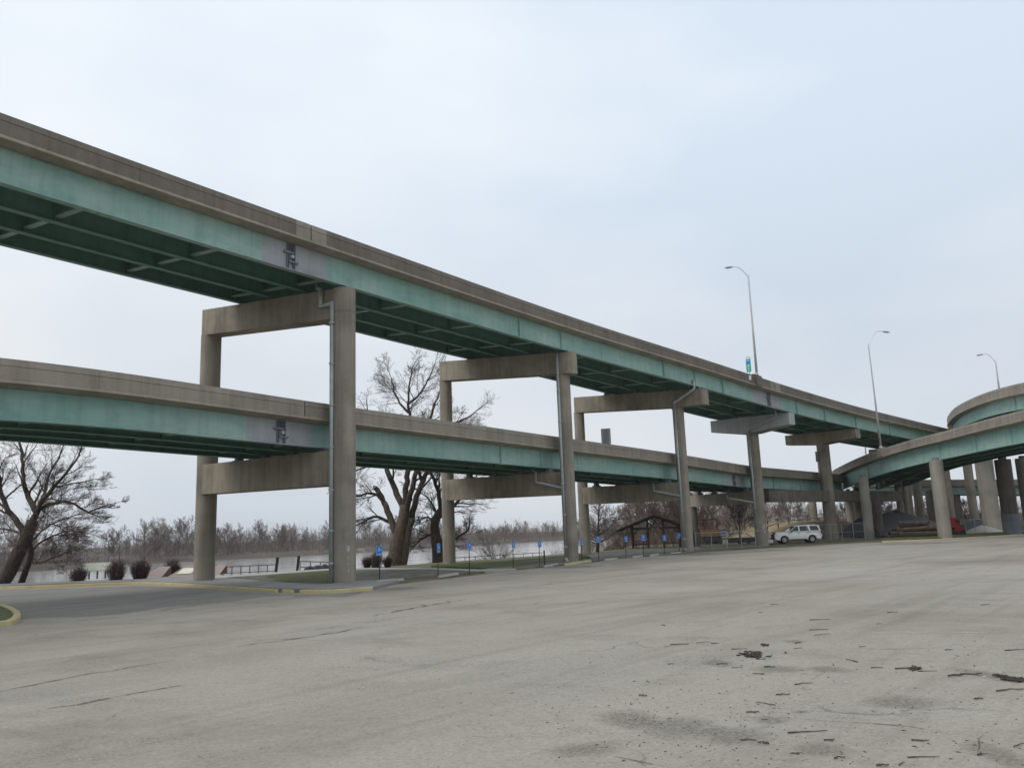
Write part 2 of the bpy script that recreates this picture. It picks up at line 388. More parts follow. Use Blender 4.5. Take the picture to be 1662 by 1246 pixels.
def m_kerb(k=1.0):
    m, nt, ln, bs = mat_new('worn_yellow_paint'); p = pos(nt)
    a = N_noise(nt, ln, p, 1.6, 8, .72)
    c = N_ramp(nt, ln, a, [(.36, (.33, .31, .25)), (.45, (.44, .37, .19 * k)), (.6, (.48, .405, .21 * k)), (.75, (.45, .41, .29))])
    ln.new(c, bs.inputs['Base Color']); bs.inputs['Roughness'].default_value = .85; return m
def m_mesh():
    m, nt, ln, bs = mat_new('chain_link'); p = pos(nt)
    bs.inputs['Base Color'].default_value = (.32, .35, .35, 1); bs.inputs['Metallic'].default_value = .4; bs.inputs['Roughness'].default_value = .5
    out = nt['Material Output']; tr = nt.new('ShaderNodeBsdfTransparent'); mx = nt.new('ShaderNodeMixShader')
    fs = []
    for s in (1, -1):
        q = nt.new('ShaderNodeVectorMath'); q.operation = 'DOT_PRODUCT'; q.inputs[1].default_value = (14, 9, 16.5 * s); ln.new(p, q.inputs[0])
        fr = nt.new('ShaderNodeMath'); fr.operation = 'FRACT'; ln.new(q.outputs['Value'], fr.inputs[0])
        lt = nt.new('ShaderNodeMath'); lt.operation = 'LESS_THAN'; lt.inputs[1].default_value = .05; ln.new(fr.outputs[0], lt.inputs[0]); fs.append(lt.outputs[0])
    mxm = nt.new('ShaderNodeMath'); mxm.operation = 'MAXIMUM'; ln.new(fs[0], mxm.inputs[0]); ln.new(fs[1], mxm.inputs[1])
    ln.new(mxm.outputs[0], mx.inputs[0]); ln.new(tr.outputs[0], mx.inputs[1]); ln.new(bs.outputs[0], mx.inputs[2]); ln.new(mx.outputs[0], out.inputs[0])
    return m
MAT['lot'] = m_lot()
MAT['asphalt'] = m_asphalt('dark_asphalt', (.205, .192, .172))
MAT['walk'] = m_asphalt('old_sidewalk', (.25, .245, .235))
MAT['path'] = m_asphalt('pale_path', (.40, .385, .34))
MAT['ground'] = m_ground()
MAT['grass'] = m_grass('lawn', (.05, .075, .018), (.09, .115, .03), (.15, .145, .06))
MAT['grass_dry'] = m_grass('dry_grass', (.16, .12, .055), (.25, .19, .095), (.33, .26, .15))
MAT['verge'] = m_grass('gravelly_verge', (.07, .085, .035), (.16, .15, .12), (.24, .23, .21))
MAT['water'] = m_water(); MAT['kerb'] = m_kerb(); MAT['kerb_pale'] = m_kerb(1.45); MAT['mesh'] = m_mesh()

# ------------------------------------------------------------------ ground, river, lot
CREST = [(-260, -120), (-120, -25), (-62, 26), (-45, 40), (-31, 50.5), (-20, 56.5), (-13, 60), (-6, 69), (1, 77.5), (8, 86), (13.5, 97), (17, 112), (20, 140), (26, 190), (40, 270), (80, 420), (160, 620), (300, 900)]
SHORE = [(-900, -100), (-420, 120), (-280, 205), (-160, 262), (-146, 330), (-95, 372), (-50, 440), (5, 535), (50, 605), (130, 760), (260, 1000), (400, 1300)]
def signed(px, py, line):                 # + on the left-hand (river) side of the line
    A = np.array(line[:-1], float); B = np.array(line[1:], float); d = B - A; L2 = (d ** 2).sum(1)
    best = np.full(px.shape, 1e9); sg = np.ones(px.shape)
    for (ax, ay), (dx, dy), l2 in zip(A, d, L2):
        t = np.clip(((px - ax) * dx + (py - ay) * dy) / l2, 0, 1)
        ex, ey = px - ax - t * dx, py - ay - t * dy; q = np.hypot(ex, ey)
        s_ = np.sign(dx * (py - ay) - dy * (px - ax)); up = q < best
        best = np.where(up, q, best); sg = np.where(up, s_, sg)
    return best * sg
def vss(t): t = np.clip(t, 0, 1); return t * t * (3 - 2 * t)
def vzg(x, y): return -0.15 * vss((y - 60) / 35) * (1 - .6 * vss((x - 34) / 10))
rngn = np.random.RandomState(4)
def terrain_z(x, y):
    base = vzg(x, y) - .05
    c = signed(x, y, CREST); s = signed(x, y, SHORE)
    wob = .35 * np.sin(x * .31 + y * .17) + .3 * np.sin(x * .13 - y * .41)
    bank = base - (8.2 - base) * vss((c - .6 + wob) / 15)
    far = -8.5 + 5.0 * vss((s + 4 + 3 * np.sin(x * .05) + 2 * np.sin(y * .11)) / 12) + 1.6 * vss((s - 10) / 60)
    z = np.where(s > -6, np.maximum(bank, far), bank)
    # the rising road embankment with dry grass behind the ramps
    e1 = vss((y - 100) / 11) * vss((x - 28) / 9) * vss((53 - x) / 12)
    e1b = vss((c * -1 - 8) / 15)
    z = np.where(c < 0, z + 2.3 * e1 * e1b + 0.2 * e1 * e1b * np.sin(x * .3) * np.cos(y * .23), z)
    z = np.where(c < 0, z + 1.8 * vss((y - 128) / 40) * vss((x - 22) / 25), z)
    return z
xs = np.concatenate([np.linspace(-900, -110, 34)[:-1], np.linspace(-110, -60, 26)[:-1], np.arange(-60, 70, 1.1), np.linspace(70, 140, 36)[:-1], np.linspace(140, 900, 34)])
ys = np.concatenate([np.linspace(-160, 20, 30)[:-1], np.arange(20, 150, 1.1), np.linspace(150, 660, 150)[:-1], np.linspace(660, 1900, 30)])
XX, YY = np.meshgrid(xs, ys, indexing='ij'); ZZ = terrain_z(XX, YY)
nx, ny = len(xs), len(ys)
gm = MB(); gm.v = list(zip(XX.ravel().tolist(), YY.ravel().tolist(), ZZ.ravel().tolist()))
gm.f = [(i * ny + j, (i + 1) * ny + j, (i + 1) * ny + j + 1, i * ny + j + 1) for i in range(nx - 1) for j in range(ny - 1)]
struct('ground', gm, MAT['ground'], smooth=True)
wv = MB(); wv.add([(-900, -160, -5.5), (900, -160, -5.5), (900, 1900, -5.5), (-900, 1900, -5.5)], [(0, 1, 2, 3)])
struct('river', wv, MAT['water'])
def th(x, y): return float(terrain_z(np.array([float(x)]), np.array([float(y)]))[0])

def smooth_line(pts, step):
    pts = [Vector(p) for p in pts]; P = [pts[0] * 2 - pts[1]] + pts + [pts[-1] * 2 - pts[-2]]; out = []
    for i in range(1, len(P) - 2):
        n = max(1, int((P[i + 1] - P[i]).length / step))
        for k in range(n):
            t = k / n
            out.append(.5 * ((2 * P[i]) + (-P[i - 1] + P[i + 1]) * t + (2 * P[i - 1] - 5 * P[i] + 4 * P[i + 1] - P[i + 2]) * t * t + (-P[i - 1] + 3 * P[i] - 3 * P[i + 1] + P[i + 2]) * t ** 3))
    out.append(pts[-1]); return out
EDGE_PX = [(-500, 962), (-200, 958), (0, 955.5), (60, 954), (140, 951), (220, 948.5), (290, 951), (380, 957), (450, 961.5), (530, 962.5), (605, 957.5), (640, 948.5), (735, 937.5), (830, 926), (880, 921), (917, 917.5),
           (960, 912.5), (1010, 905.5), (1100, 899.5), (1130, 896.5), (1240, 889.5), (1330, 884), (1400, 880.5), (1432, 879.8), (1500, 877.6), (1580, 873.4), (1662, 868.8), (1800, 861), (2100, 848)]
EDGE = [G(*p) for p in EDGE_PX]
def fine_edge(a, b):
    return smooth_line(EDGE[a:b], 1.0)
lot = MB(); ring = []
for p in smooth_line(EDGE, 1.5):
    row = []
    for k in range(25):
        t = (k / 24) ** .8
        x = p.x + (p.x * 1.1 - p.x) * t; y = p.y + (-30 - p.y) * t; row.append((x, y, zg(x, y)))
    ring.append(row)
for i, row in enumerate(ring):
    lot.v += row
for i in range(len(ring) - 1):
    for k in range(24): lot.f.append((i * 25 + k, i * 25 + k + 1, (i + 1) * 25 + k + 1, (i + 1) * 25 + k))
lot.f = [f[::-1] for f in lot.f]
struct('parking_lot', lot, MAT['lot'], smooth=True)

def patch(name, pix, dz, mat, top=.0, dense=1.2):
    """a sheet on the ground whose outline runs through these picture points"""
    pts = [G(*p) for p in pix]; n = len(pts); out = []
    for i in range(n):
        a, b = pts[i], pts[(i + 1) % n]; m = max(1, int((b - a).length / dense))
        for k in range(m):
            q = a.lerp(b, k / m); out.append((q.x, q.y))
    mb = MB(); bm_v = [(x, y, zg(x, y) + dz) for x, y in out]
    mb.add(bm_v + [(x, y, zg(x, y) - .3) for x, y in out], [tuple(range(len(out)))] + [(k, (k + 1) % len(out), len(out) + (k + 1) % len(out), len(out) + k) for k in range(len(out))])
    return struct(name, mb, mat)
# dark asphalt of the drive, a sheet over the lot
patch('driveway', [(-300, 960.5), (0, 957.5), (140, 953), (220, 950.5), (290, 953), (380, 959), (450, 963.5), (530, 964.8), (600, 960), (560, 968), (470, 966.5), (430, 968), (380, 975), (330, 979), (260, 985.5), (200, 996), (130, 1001), (60, 1002), (-20, 1012), (-300, 1030)], .004, MAT['asphalt'])
# pavement between the kerb and the bank
patch('pavement', [(-300, 957), (0, 952), (140, 947.3), (220, 944.8), (290, 947.3), (380, 953), (450, 957.3), (530, 958.5), (606, 954.5), (650, 945), (640, 941), (575, 945.5), (520, 951), (450, 947), (380, 940), (335, 938.5), (240, 940.5), (140, 944), (0, 949), (-300, 954)], .09, MAT['walk'])
patch('lawn', [(380, 939.6), (450, 946), (520, 950), (560, 946.5), (640, 940.6), (720, 933.5), (830, 925), (880, 920.3), (912, 917), (945, 905), (935, 903), (850, 911), (780, 925.5), (700, 922.6), (600, 922.6), (530, 924), (440, 930)], .06, MAT['verge'])
patch('lawn', [(430, 938), (470, 946.5), (540, 947), (575, 940), (560, 929), (530, 927), (450, 932)], .075, MAT['grass'])
patch('footpath', [(335, 938), (440, 930.5), (530, 924.5), (600, 923), (700, 923), (780, 926), (835, 924.2), (838, 926.2), (780, 928.6), (700, 925.6), (600, 925.4), (530, 927.2), (440, 934), (345, 940.5)], .085, MAT['path'])
patch('lawn', [(700, 917.5), (780, 913), (850, 908.5), (905, 903.5), (960, 899), (965, 903), (905, 910), (850, 919.5), (780, 922.5), (700, 920)], .068, MAT['grass'])
patch('footpath', [(950, 901.5), (1040, 894.5), (1100, 891.5), (1135, 889.5), (1137, 892), (1100, 895), (1040, 898.5), (960, 905.5)], .07, MAT['walk'])
patch('lawn', [(962, 906), (1040, 899), (1100, 895.4), (1128, 893), (1126, 896.2), (1100, 899), (1010, 905), (962, 911.5)], .055, MAT['verge'])
# strip of grass in front of the loop columns
patch('lawn', [(1432, 877.4), (1500, 875.2), (1580, 871), (1662, 866.4), (1900, 853), (1900, 848), (1662, 862.5), (1580, 866.5), (1500, 870), (1440, 873)], .12, MAT['grass'])

def kerb(a, b, name='kerb', h=.15, w=.18, mat='kerb', gaps=()):
    pts = smooth_line(EDGE[a:b], .25); mb = MB(); runs = [[]]
    for p in pts:
        if any((p - G(*g)).length < .16 for g in gaps):
            if runs[-1]: runs.append([])
            continue
        runs[-1].append(p)
    for run in runs:
        if len(run) < 2: continue
        fr = []
        for i, p in enumerate(run):
            t = run[min(i + 1, len(run) - 1)] - run[max(i - 1, 0)]; t.z = 0; t.normalize(); n = Vector((-t.y, t.x, 0))
            z0 = zg(p.x, p.y)
            fr.append(lambda a_, b_, p=p, n=n, z0=z0: (p.x + n.x * a_, p.y + n.y * a_, z0 + b_))
        mb.sweep(fr, [(0, -.1), (.012, h - .03), (.04, h), (w - .03, h), (w, h - .03), (w, -.1)][::-1])
    return struct(name, mb, MAT[mat])
kerb(0, 11, gaps=[(247, 949.5), (450, 961.5), (480, 962.2)])
kerb(23, 29, 'kerb', mat='kerb_pale')
# kerbed grass island at the drive
isl = [(-220, 1008), (-140, 995), (-60, 987.5), (0, 986), (20, 990.5), (33, 999), (31, 1008), (18, 1014.5), (0, 1016.5), (-60, 1022), (-140, 1022), (-220, 1016)]
ip = [G(*p) for p in isl]; ip = smooth_line(ip + [ip[0]], .35)
cen = sum(ip, Vector()) / len(ip)
mbk = MB(); frs = []
for i, p in enumerate(ip):
    t = ip[(i + 1) % (len(ip) - 1)] - ip[i - 1 if i else len(ip) - 2]; t.z = 0; t.normalize(); n = Vector((-t.y, t.x, 0))
    if n.dot(cen - p) < 0: n = -n
    frs.append(lambda a_, b_, p=p, n=n: (p.x + n.x * a_, p.y + n.y * a_, b_))
mbk.sweep(frs, [(0, -.1), (.015, .13), (.05, .16), (.20, .16), (.23, .13), (.23, -.1)])
struct('kerb', mbk, MAT['kerb'])
mbi = MB(); inner = [fr(.21, .115) for fr in frs[:-1]]; mbi.add(inner, [tuple(range(len(inner)))]); struct('lawn', mbi, MAT['grass'])

# ------------------------------------------------------------------ ramps
class Path:
    def __init__(s, ctrl, step=.8):       # ctrl: (x, y, z of parapet top, superelevation, deck width)
        A = np.array(ctrl, float)
        pts = smooth_line([Vector(r[:3]) for r in A], step); s.p = pts
        L = [0.0]
        for a, b in zip(pts, pts[1:]): L.append(L[-1] + (b - a).length)
        s.s = L
        # carry superelevation and width linearly with arc length between control points
        ks = []; j = 0
        for r in A:
            d = [(Vector(r[:3]) - q).length for q in pts]; ks.append(L[int(np.argmin(d))])
        s.se = np.interp(L, ks, A[:, 3]); s.w = np.interp(L, ks, A[:, 4]); s.n = []
        for i in range(len(pts)):
            t = pts[min(i + 1, len(pts) - 1)] - pts[max(i - 1, 0)]; t.z = 0; t.normalize(); s.n.append(Vector((-t.y, t.x, 0)))
    def at(s, q):
        q = max(0, min(s.s[-1], q)); i = int(np.searchsorted(s.s, q)); i = max(1, min(len(s.s) - 1, i))
        t = (q - s.s[i - 1]) / max(1e-9, s.s[i] - s.s[i - 1])
        return s.p[i - 1].lerp(s.p[i], t), s.n[i - 1].lerp(s.n[i], t).normalized(), s.se[i - 1] * (1 - t) + s.se[i] * t, s.w[i - 1] * (1 - t) + s.w[i] * t
    def frame(s, q):
        p, n, se, w = s.at(q)
        f = lambda a, b: (p.x + n.x * a, p.y + n.y * a, p.z + b + se * max(0.0, a))
        f.w = w; f.n = n; return f
    def frames(s, q0, q1, step=1.0):
        n = max(2, int((q1 - q0) / step) + 1)
        return [s.frame(q0 + (q1 - q0) * k / (n - 1)) for k in range(n)]
    def s_at_px(s, px):
        xs_ = [proj(p)[0] for p in s.p]
        for i in range(len(xs_) - 1):
            if (xs_[i] - px) * (xs_[i + 1] - px) <= 0 and proj(s.p[i])[2] > 0 and abs(xs_[i + 1] - xs_[i]) > 1e-6:
                return s.s[i] + (s.s[i + 1] - s.s[i]) * (px - xs_[i]) / (xs_[i + 1] - xs_[i])
        return None
    def nearest(s, x, y):
        d = [(p.x - x) ** 2 + (p.y - y) ** 2 for p in s.p]; return s.s[int(np.argmin(d))]

def I_prof(a, top, G_, tf=.04, bf=.46, web=.03):
    b = top - G_
    return [(a - bf / 2, b), (a - bf / 2, b + tf), (a - web / 2, b + tf), (a - web / 2, top), (a + web / 2, top), (a + web / 2, b + tf), (a + bf / 2, b + tf), (a + bf / 2, b)]

class Ramp:
    def __init__(s, name, label, path, par=.82, led=.22, gd=1.4, mat_par='parapet', n_g=4, a0=.72, seg=9.5, joints=(), frame_step=6.2, grey=(), stiff=(), splice=(), group=None, q0=None, q1=None):
        s.path = path; s.par, s.led, s.gd, s.a0, s.ng = par, led, gd, a0, n_g
        q0 = 0 if q0 is None else q0; q1 = path.s[-1] if q1 is None else q1
        p0, _, _, _ = path.at((q0 + q1) / 2)
        s.root = r = thing(name, label, 'ramp', (p0.x, p0.y, zg(p0.x, p0.y)), group)
        led_b = -par - led; s.top_g = led_b; s.bot_g = led_b - gd
        full = path.frames(q0, q1)
        class _W: pass
        # deck slab with its edge ledges
        mb = MB(); o = 0
        def prof_deck(w): return [(-.06, -par - .015), (-.06, -par - .125), (a0 - .24, led_b), (a0 + .3, led_b), (w / 2, led_b + .05), (w - a0 - .3, led_b), (w - a0 + .24, led_b), (w + .06, -par - .125), (w + .06, -par - .015), (w / 2, -par + .02)]
        def sweep_var(mb, frames, pf):
            o = len(mb.v); n = len(pf(frames[0].w))
            for fr in frames: mb.v += [tuple(fr(a, b)) for a, b in pf(fr.w)]
            for i in range(len(frames) - 1):
                for k in range(n):
                    k2 = (k + 1) % n; mb.f.append((o + i * n + k, o + (i + 1) * n + k, o + (i + 1) * n + k2, o + i * n + k2))
            mb.f.append(tuple(o + k for k in range(n))); mb.f.append(tuple(o + (len(frames) - 1) * n + k for k in range(n))[::-1])
        s.sweep_var = sweep_var
        sweep_var(mb, full, prof_deck); mb.f = [f[::-1] for f in mb.f]
        mb.build('deck_slab', MAT['ledge'], r)
        # near parapet in cast lengths, with the open expansion joints wider
        cuts = [q0]
        marks = sorted([(j, .07) for j in joints if q0 < j < q1] + [(j + e_, .006) for j in joints if q0 < j < q1 for e_ in (-.95, .95)])
        q = q0 + seg * .6
        while q < q1:
            if all(abs(q - j) > 3 for j, _ in marks): marks.append((q, .012))
            q += seg
        marks.sort(); a = q0
        for j, g in marks + [(q1, 0)]:
            if j - a > .3:
                mb = MB(); sweep_var(mb, path.frames(a, j - g, 1.0), lambda w: [(.02, -par), (0, -par), (0, -.315), (.028, -.30), (.028, -.285), (.004, -.27), (.05, 0), (.24, 0), (.27, -.4), (.42, -par + .05), (.42, -par)]); mb.f = [f[::-1] for f in mb.f]
                mb.build('parapet', MAT['parapet_low' if (j - a < 1.0 and mat_par == 'parapet') else ('parapet_loop' if j - a < 1.0 else mat_par)], r)
            a = j
        mb = MB(); sweep_var(mb, full, lambda w: [(w - .42, -par), (w - .42, -par + .05), (w - .27, -.4), (w - .24, 0), (w - .05, 0), (w, -.3), (w, -par)]); mb.f = [f[::-1] for f in mb.f]
        mb.build('parapet', MAT[mat_par], r)
        # girders
        s.goff = lambda w: [a0 + (w - 2 * a0) * k / (n_g - 1) for k in range(n_g)]
        runs = []; a = q0
        for g0, g1 in sorted(grey):
            runs += [(a, g0, 'teal'), (g0, g1, 'grey_steel')]; a = g1
        runs.append((a, q1, 'teal'))
        for k in range(n_g):
            for (ra, rb, mt) in (runs if k == 0 else [(q0, q1, 'teal_shaded')]):
                mb = MB(); sweep_var(mb, path.frames(ra, rb - (.004 if rb < q1 else 0)), lambda w, k=k: I_prof(s.goff(w)[k], led_b - .004, gd)); mb.f = [f[::-1] for f in mb.f]
                if k == 0:
                    for sq in stiff:
                        if ra < sq < rb:
                            fr = path.frame(sq); f2 = path.frame(sq + .05)
                            b0, b1 = led_b - .02, led_b - gd + .05
                            mb.add([fr(a0 - .16, b0), fr(a0 - .015, b0), fr(a0 - .015, b1), fr(a0 - .16, b1), f2(a0 - .16, b0), f2(a0 - .015, b0), f2(a0 - .015, b1), f2(a0 - .16, b1)], [(0, 1, 2, 3), (7, 6, 5, 4), (0, 3, 7, 4), (1, 5, 6, 2), (0, 4, 5, 1), (3, 2, 6, 7)])
                qf = q0 + 1.5
                while qf < q1 - 1:
                    if ra + .2 < qf < rb - .4:
                        f1, f2 = path.frame(qf), path.frame(qf + .03); x = s.goff(f1.w)[k]
                        for sg in ([1] if k == 0 else [-1] if k == n_g - 1 else [-1, 1]):
                            v_ = [(x + sg * .014, led_b - .03), (x + sg * .19, led_b - .03), (x + sg * .19, led_b - gd + .045), (x + sg * .014, led_b - gd + .045)]
                            mb.add([f1(*u) for u in v_] + [f2(*u) for u in v_], [(0, 1, 2, 3), (7, 6, 5, 4), (0, 4, 5, 1), (1, 5, 6, 2), (2, 6, 7, 3), (3, 7, 4, 0)])
                    qf += frame_step
                go = mb.build('girder', MAT[mt], r)
                if k == 0:
                    for sq in splice:
                        if ra < sq < rb:
                            sp = MB(); L = .75
                            fr = path.frame(sq); f2 = path.frame(sq + L)
                            sp.sweep([fr, f2], [(a0 - .016, led_b - .1), (a0 - .04, led_b - .1), (a0 - .04, led_b - gd + .08), (a0 - .016, led_b - gd + .08)])
                            for ii in range(3):
                                for jj in range(10):
                                    ff = path.frame(sq + L * (.2 + .3 * ii)); z_ = led_b - .16 - (gd - .32) * jj / 9
                                    c = Vector(ff(a0 - .05, z_)); sp.box(c, (.03, .03, .03))
                            sp.build('splice_plate', MAT[mt], go)
        # cross frames between the girders
        q = q0 + 1.5
        while q < q1 - 1:
            fr = path.frame(q); f2 = path.frame(q + .26); go = s.goff(fr.w); mb = MB()
            for a, b in zip(go, go[1:]):
                t, u = led_b - .12, led_b - gd * .80
                for (x0, x1, z0, z1) in ((a + .02, b - .02, u, u - .06),):
                    mb.add([fr(x0, z0), fr(x1, z0), fr(x1, z1), fr(x0, z1), f2(x0, z0), f2(x1, z0), f2(x1, z1), f2(x0, z1)], [(0, 1, 2, 3), (7, 6, 5, 4), (0, 4, 5, 1), (3, 2, 6, 7), (0, 3, 7, 4), (1, 5, 6, 2)])
            mb.build('cross_frame', MAT['teal'], r)
            q += frame_step
    def hanger(s, q):                      # pin and hanger hinge on the grey fascia girder
        pa = s.path; t0, g = s.top_g, s.gd; a = s.a0
        fr = pa.frame(q); out = -.13
        mb = MB()
        for dq in (-.23, -.14, -.05, .05, .14, .23):
            f1, f2 = pa.frame(q + dq - .01), pa.frame(q + dq + .01)
            top, bot = t0 - .05, t0 - g + .06
            if abs(dq) < .07: bot = t0 - g * .44
            mb.sweep([f1, f2], [(a - .02, top), (a + out, top), (a + out, bot), (a - .02, bot)])
        f1, f2 = pa.frame(q - .42), pa.frame(q + .15)
        mb.sweep([f1, f2], [(a - .02, t0 - g * .34), (a + out - .03, t0 - g * .34), (a + out - .03, t0 - g * .40), (a - .02, t0 - g * .40)])
        f1, f2 = pa.frame(q - .15), pa.frame(q + .42)
        mb.sweep([f1, f2], [(a - .02, t0 - g * .66), (a + out - .03, t0 - g * .66), (a + out - .03, t0 - g * .72), (a - .02, t0 - g * .72)])
        hg = mb.build('hanger_bars', MAT['dark_steel'], s.root)
        c = Vector(fr(a - .1, t0 - g * .53)); n = -fr.n
        MB().tube([c, c + Vector((n.x, n.y, 0)) * .16], .095, 16).build('hinge_pin', MAT['grey_steel'], hg)

def edge_z(x, y, line):                   # height that puts a plan point on a line seen in the picture
    z = 10.0; L = np.array(line, float)
    for _ in range(40):
        u = proj((x, y, z)); z += (u[1] - np.interp(u[0], L[:, 0], L[:, 1])) * u[2] / FPX
    return z
UP_TOP = [(-600, -10), (0, 182.5), (150, 235), (300, 290.8), (505, 363), (604, 400), (744, 453.4), (878, 497.6), (1000, 537), (1124, 576.6), (1215.5, 606.5), (1265, 622), (1300, 633), (1330, 641.3), (1425, 669), (1533, 694), (1640, 716)]
LO_TOP = [(-600, 510), (0, 580), (539, 656), (700, 679.5), (920, 710.5), (1105, 737), (1228, 757.5), (1320, 764.8), (1345, 768)]
PN = {k: G(*b) for k, b in dict(P1=(558, 947), P2=(928, 912), P3=(1117, 895), P4=(1237, 885), P5=(1351, 875.3)).items()}
def off(k, ang, o, back=0):
    a = R(ang); p = PN[k]; return (p.x + math.sin(a) * o - math.cos(a) * back, p.y - math.cos(a) * o - math.sin(a) * back)
up_plan = [(off('P1', 54, .75, 46), .10, 10.6), (off('P1', 53.5, .8, 28), .10, 10.6), (off('P1', 53, .85, 16), .10, 10.6), (off('P1', 53, .95), .10, 10.6), (off('P2', 52.5, 1.2), .095, 10.6), (off('P3', 51.5, 2.7), .065, 10.6), (off('P4', 49, 5.0), .06, 10.6), (off('P5', 47, 5.0), .05, 10.6)]
e5 = off('P5', 46, 5.0, -24); e6 = off('P5', 45, 5.0, -60)
up_plan += [(e5, .04, 10.6), (e6, .04, 10.6)]
up_ctrl = []
for i, ((x, y), se, w) in enumerate(up_plan):
    z = edge_z(x, y, UP_TOP) if 2 <= i <= 8 else 0
    up_ctrl.append([x, y, z, se, w])
up_ctrl[1][2] = up_ctrl[2][2] + .25; up_ctrl[0][2] = up_ctrl[2][2] + .55; up_ctrl[9][2] = up_ctrl[8][2] - .8
UPP = Path(up_ctrl)
lo_plan = [off('P1', 54, -.82, 46), off('P1', 53.5, -.82, 30), off('P1', 53, -.82, 16), off('P1', 53, -.82), off('P2', 52.5, -.80), off('P3', 52.5, -.80), off('P4', 52.5, -.80), off('P4', 50, -.9, -9), off('P4', 49, -1.0, -17), off('P4', 49, -1.1, -30)]
lo_ctrl = []
for i, (x, y) in enumerate(lo_plan):
    lo_ctrl.append([x, y, edge_z(x, y, LO_TOP) if i < 8 else 0, .015, 9.0])
lo_ctrl[8][2] = lo_ctrl[7][2] - .05; lo_ctrl[9][2] = lo_ctrl[7][2] - .1
LOP = Path(lo_ctrl)
def spx(path, *px): return [q for q in (path.s_at_px(p) for p in px) if q is not None]
ju = spx(UPP, 506, 1258); gu = spx(UPP, 441, 545, 1232, 1276)
up_ramp = Ramp('bridge_ramp', 'long upper concrete and green steel ramp carrying a light pole and mile sign', UPP, .85, .23, 1.42, 'parapet', joints=ju, grey=[(gu[0], gu[1]), (gu[2], gu[3])],
               stiff=spx(UPP, 853, 920, 1085, 1135, 1180, 1300, 1345, 1395, 1450), splice=spx(UPP, -10, 986), group='elevated ramps of the interchange')
up_ramp.hanger(spx(UPP, 486)[0]); up_ramp.hanger(spx(UPP, 1255)[0])
jl = spx(LOP, 496, 1200); gl = spx(LOP, 416, 523, 1186, 1212)
lo_ramp = Ramp('bridge_ramp', 'lower bridge ramp running beneath the upper one, rust stains along its parapet', LOP, .80, .23, 1.23, 'parapet_low', joints=jl, grey=[(gl[0], gl[1]), (gl[2], gl[3])],
               stiff=spx(LOP, 823, 888, 1088, 1262, 1305), splice=spx(LOP, 948, 1036), group='elevated ramps of the interchange')
lo_ramp.hanger(spx(LOP, 470)[0]); lo_ramp.hanger(spx(LOP, 1199)[0])
# the curving loop ramp that climbs out of the gore toward the viewer
def loop_pt(px, py, d, se=.03, w=10.0):
    p = D(px, py, d); return [p.x, p.y, p.z, se, w]
lp = [loop_pt(1344, 771, 122), loop_pt(1349, 765.5, 115), loop_pt(1356, 760.5, 109), loop_pt(1385, 746, 102), loop_pt(1420, 732, 97), loop_pt(1475, 714.5, 91), loop_pt(1534, 699, 85), loop_pt(1600, 680.5, 77.5), loop_pt(1662, 664, 71)]
LPP_c = [r for r in lp]
a_, b_ = Vector(lp[-2][:3]), Vector(lp[-1][:3]); dv = (b_ - a_); dv.z *= .6
for k in (1, 2, 3):
    ang = R(-9 * k); dd = Vector((dv.x * math.cos(ang) - dv.y * math.sin(ang), dv.x * math.sin(ang) + dv.y * math.cos(ang), dv.z))
    q = Vector(LPP_c[-1][:3]) + dd * 1.3; LPP_c.append([q.x, q.y, q.z, .03, 10.0])
LPP = Path(LPP_c)
lo2 = Ramp('bridge_ramp', 'curving loop ramp on round columns climbing past the timber pile, tall pole on its edge', LPP, .82, .22, 1.72, 'parapet_loop', stiff=spx(LPP, 1398, 1418, 1513, 1569, 1625), splice=(), frame_step=5.5, group='elevated ramps of the interchange')
hp = [(1900, 590, 66), (1760, 602, 73.5), (1662, 620.5, 83), (1630, 628, 87), (1603, 636, 91.5), (1575.5, 647, 98), (1550, 661, 106), (1538.5, 674, 115), (1537, 682, 124), (1545, 688, 134), (1570, 694, 146), (1610, 699, 158)]
HPP = Path([loop_pt(*h, .05, 9.0) for h in hp[::-1]])
hi2 = Ramp('bridge_ramp', 'highest curving ramp that bends back behind the loop ramp', HPP, .95, .22, 1.45, 'parapet_loop', stiff=spx(HPP, 1602, 1633), frame_step=6, group='elevated ramps of the interchange')
fo = [D(1900, 777, 118), D(1662, 777.5, 124), D(1540, 778, 128), D(1440, 779, 132), D(1380, 780, 136)]
FOP = Path([[p.x, p.y, p.z, .0, 9.0] for p in fo[::-1]])
far_o = Ramp('bridge_ramp', 'far low overpass glimpsed between the columns with a pale barrier top', FOP, .9, .22, 1.2, 'pier_pale', frame_step=8, group='elevated ramps of the interchange')

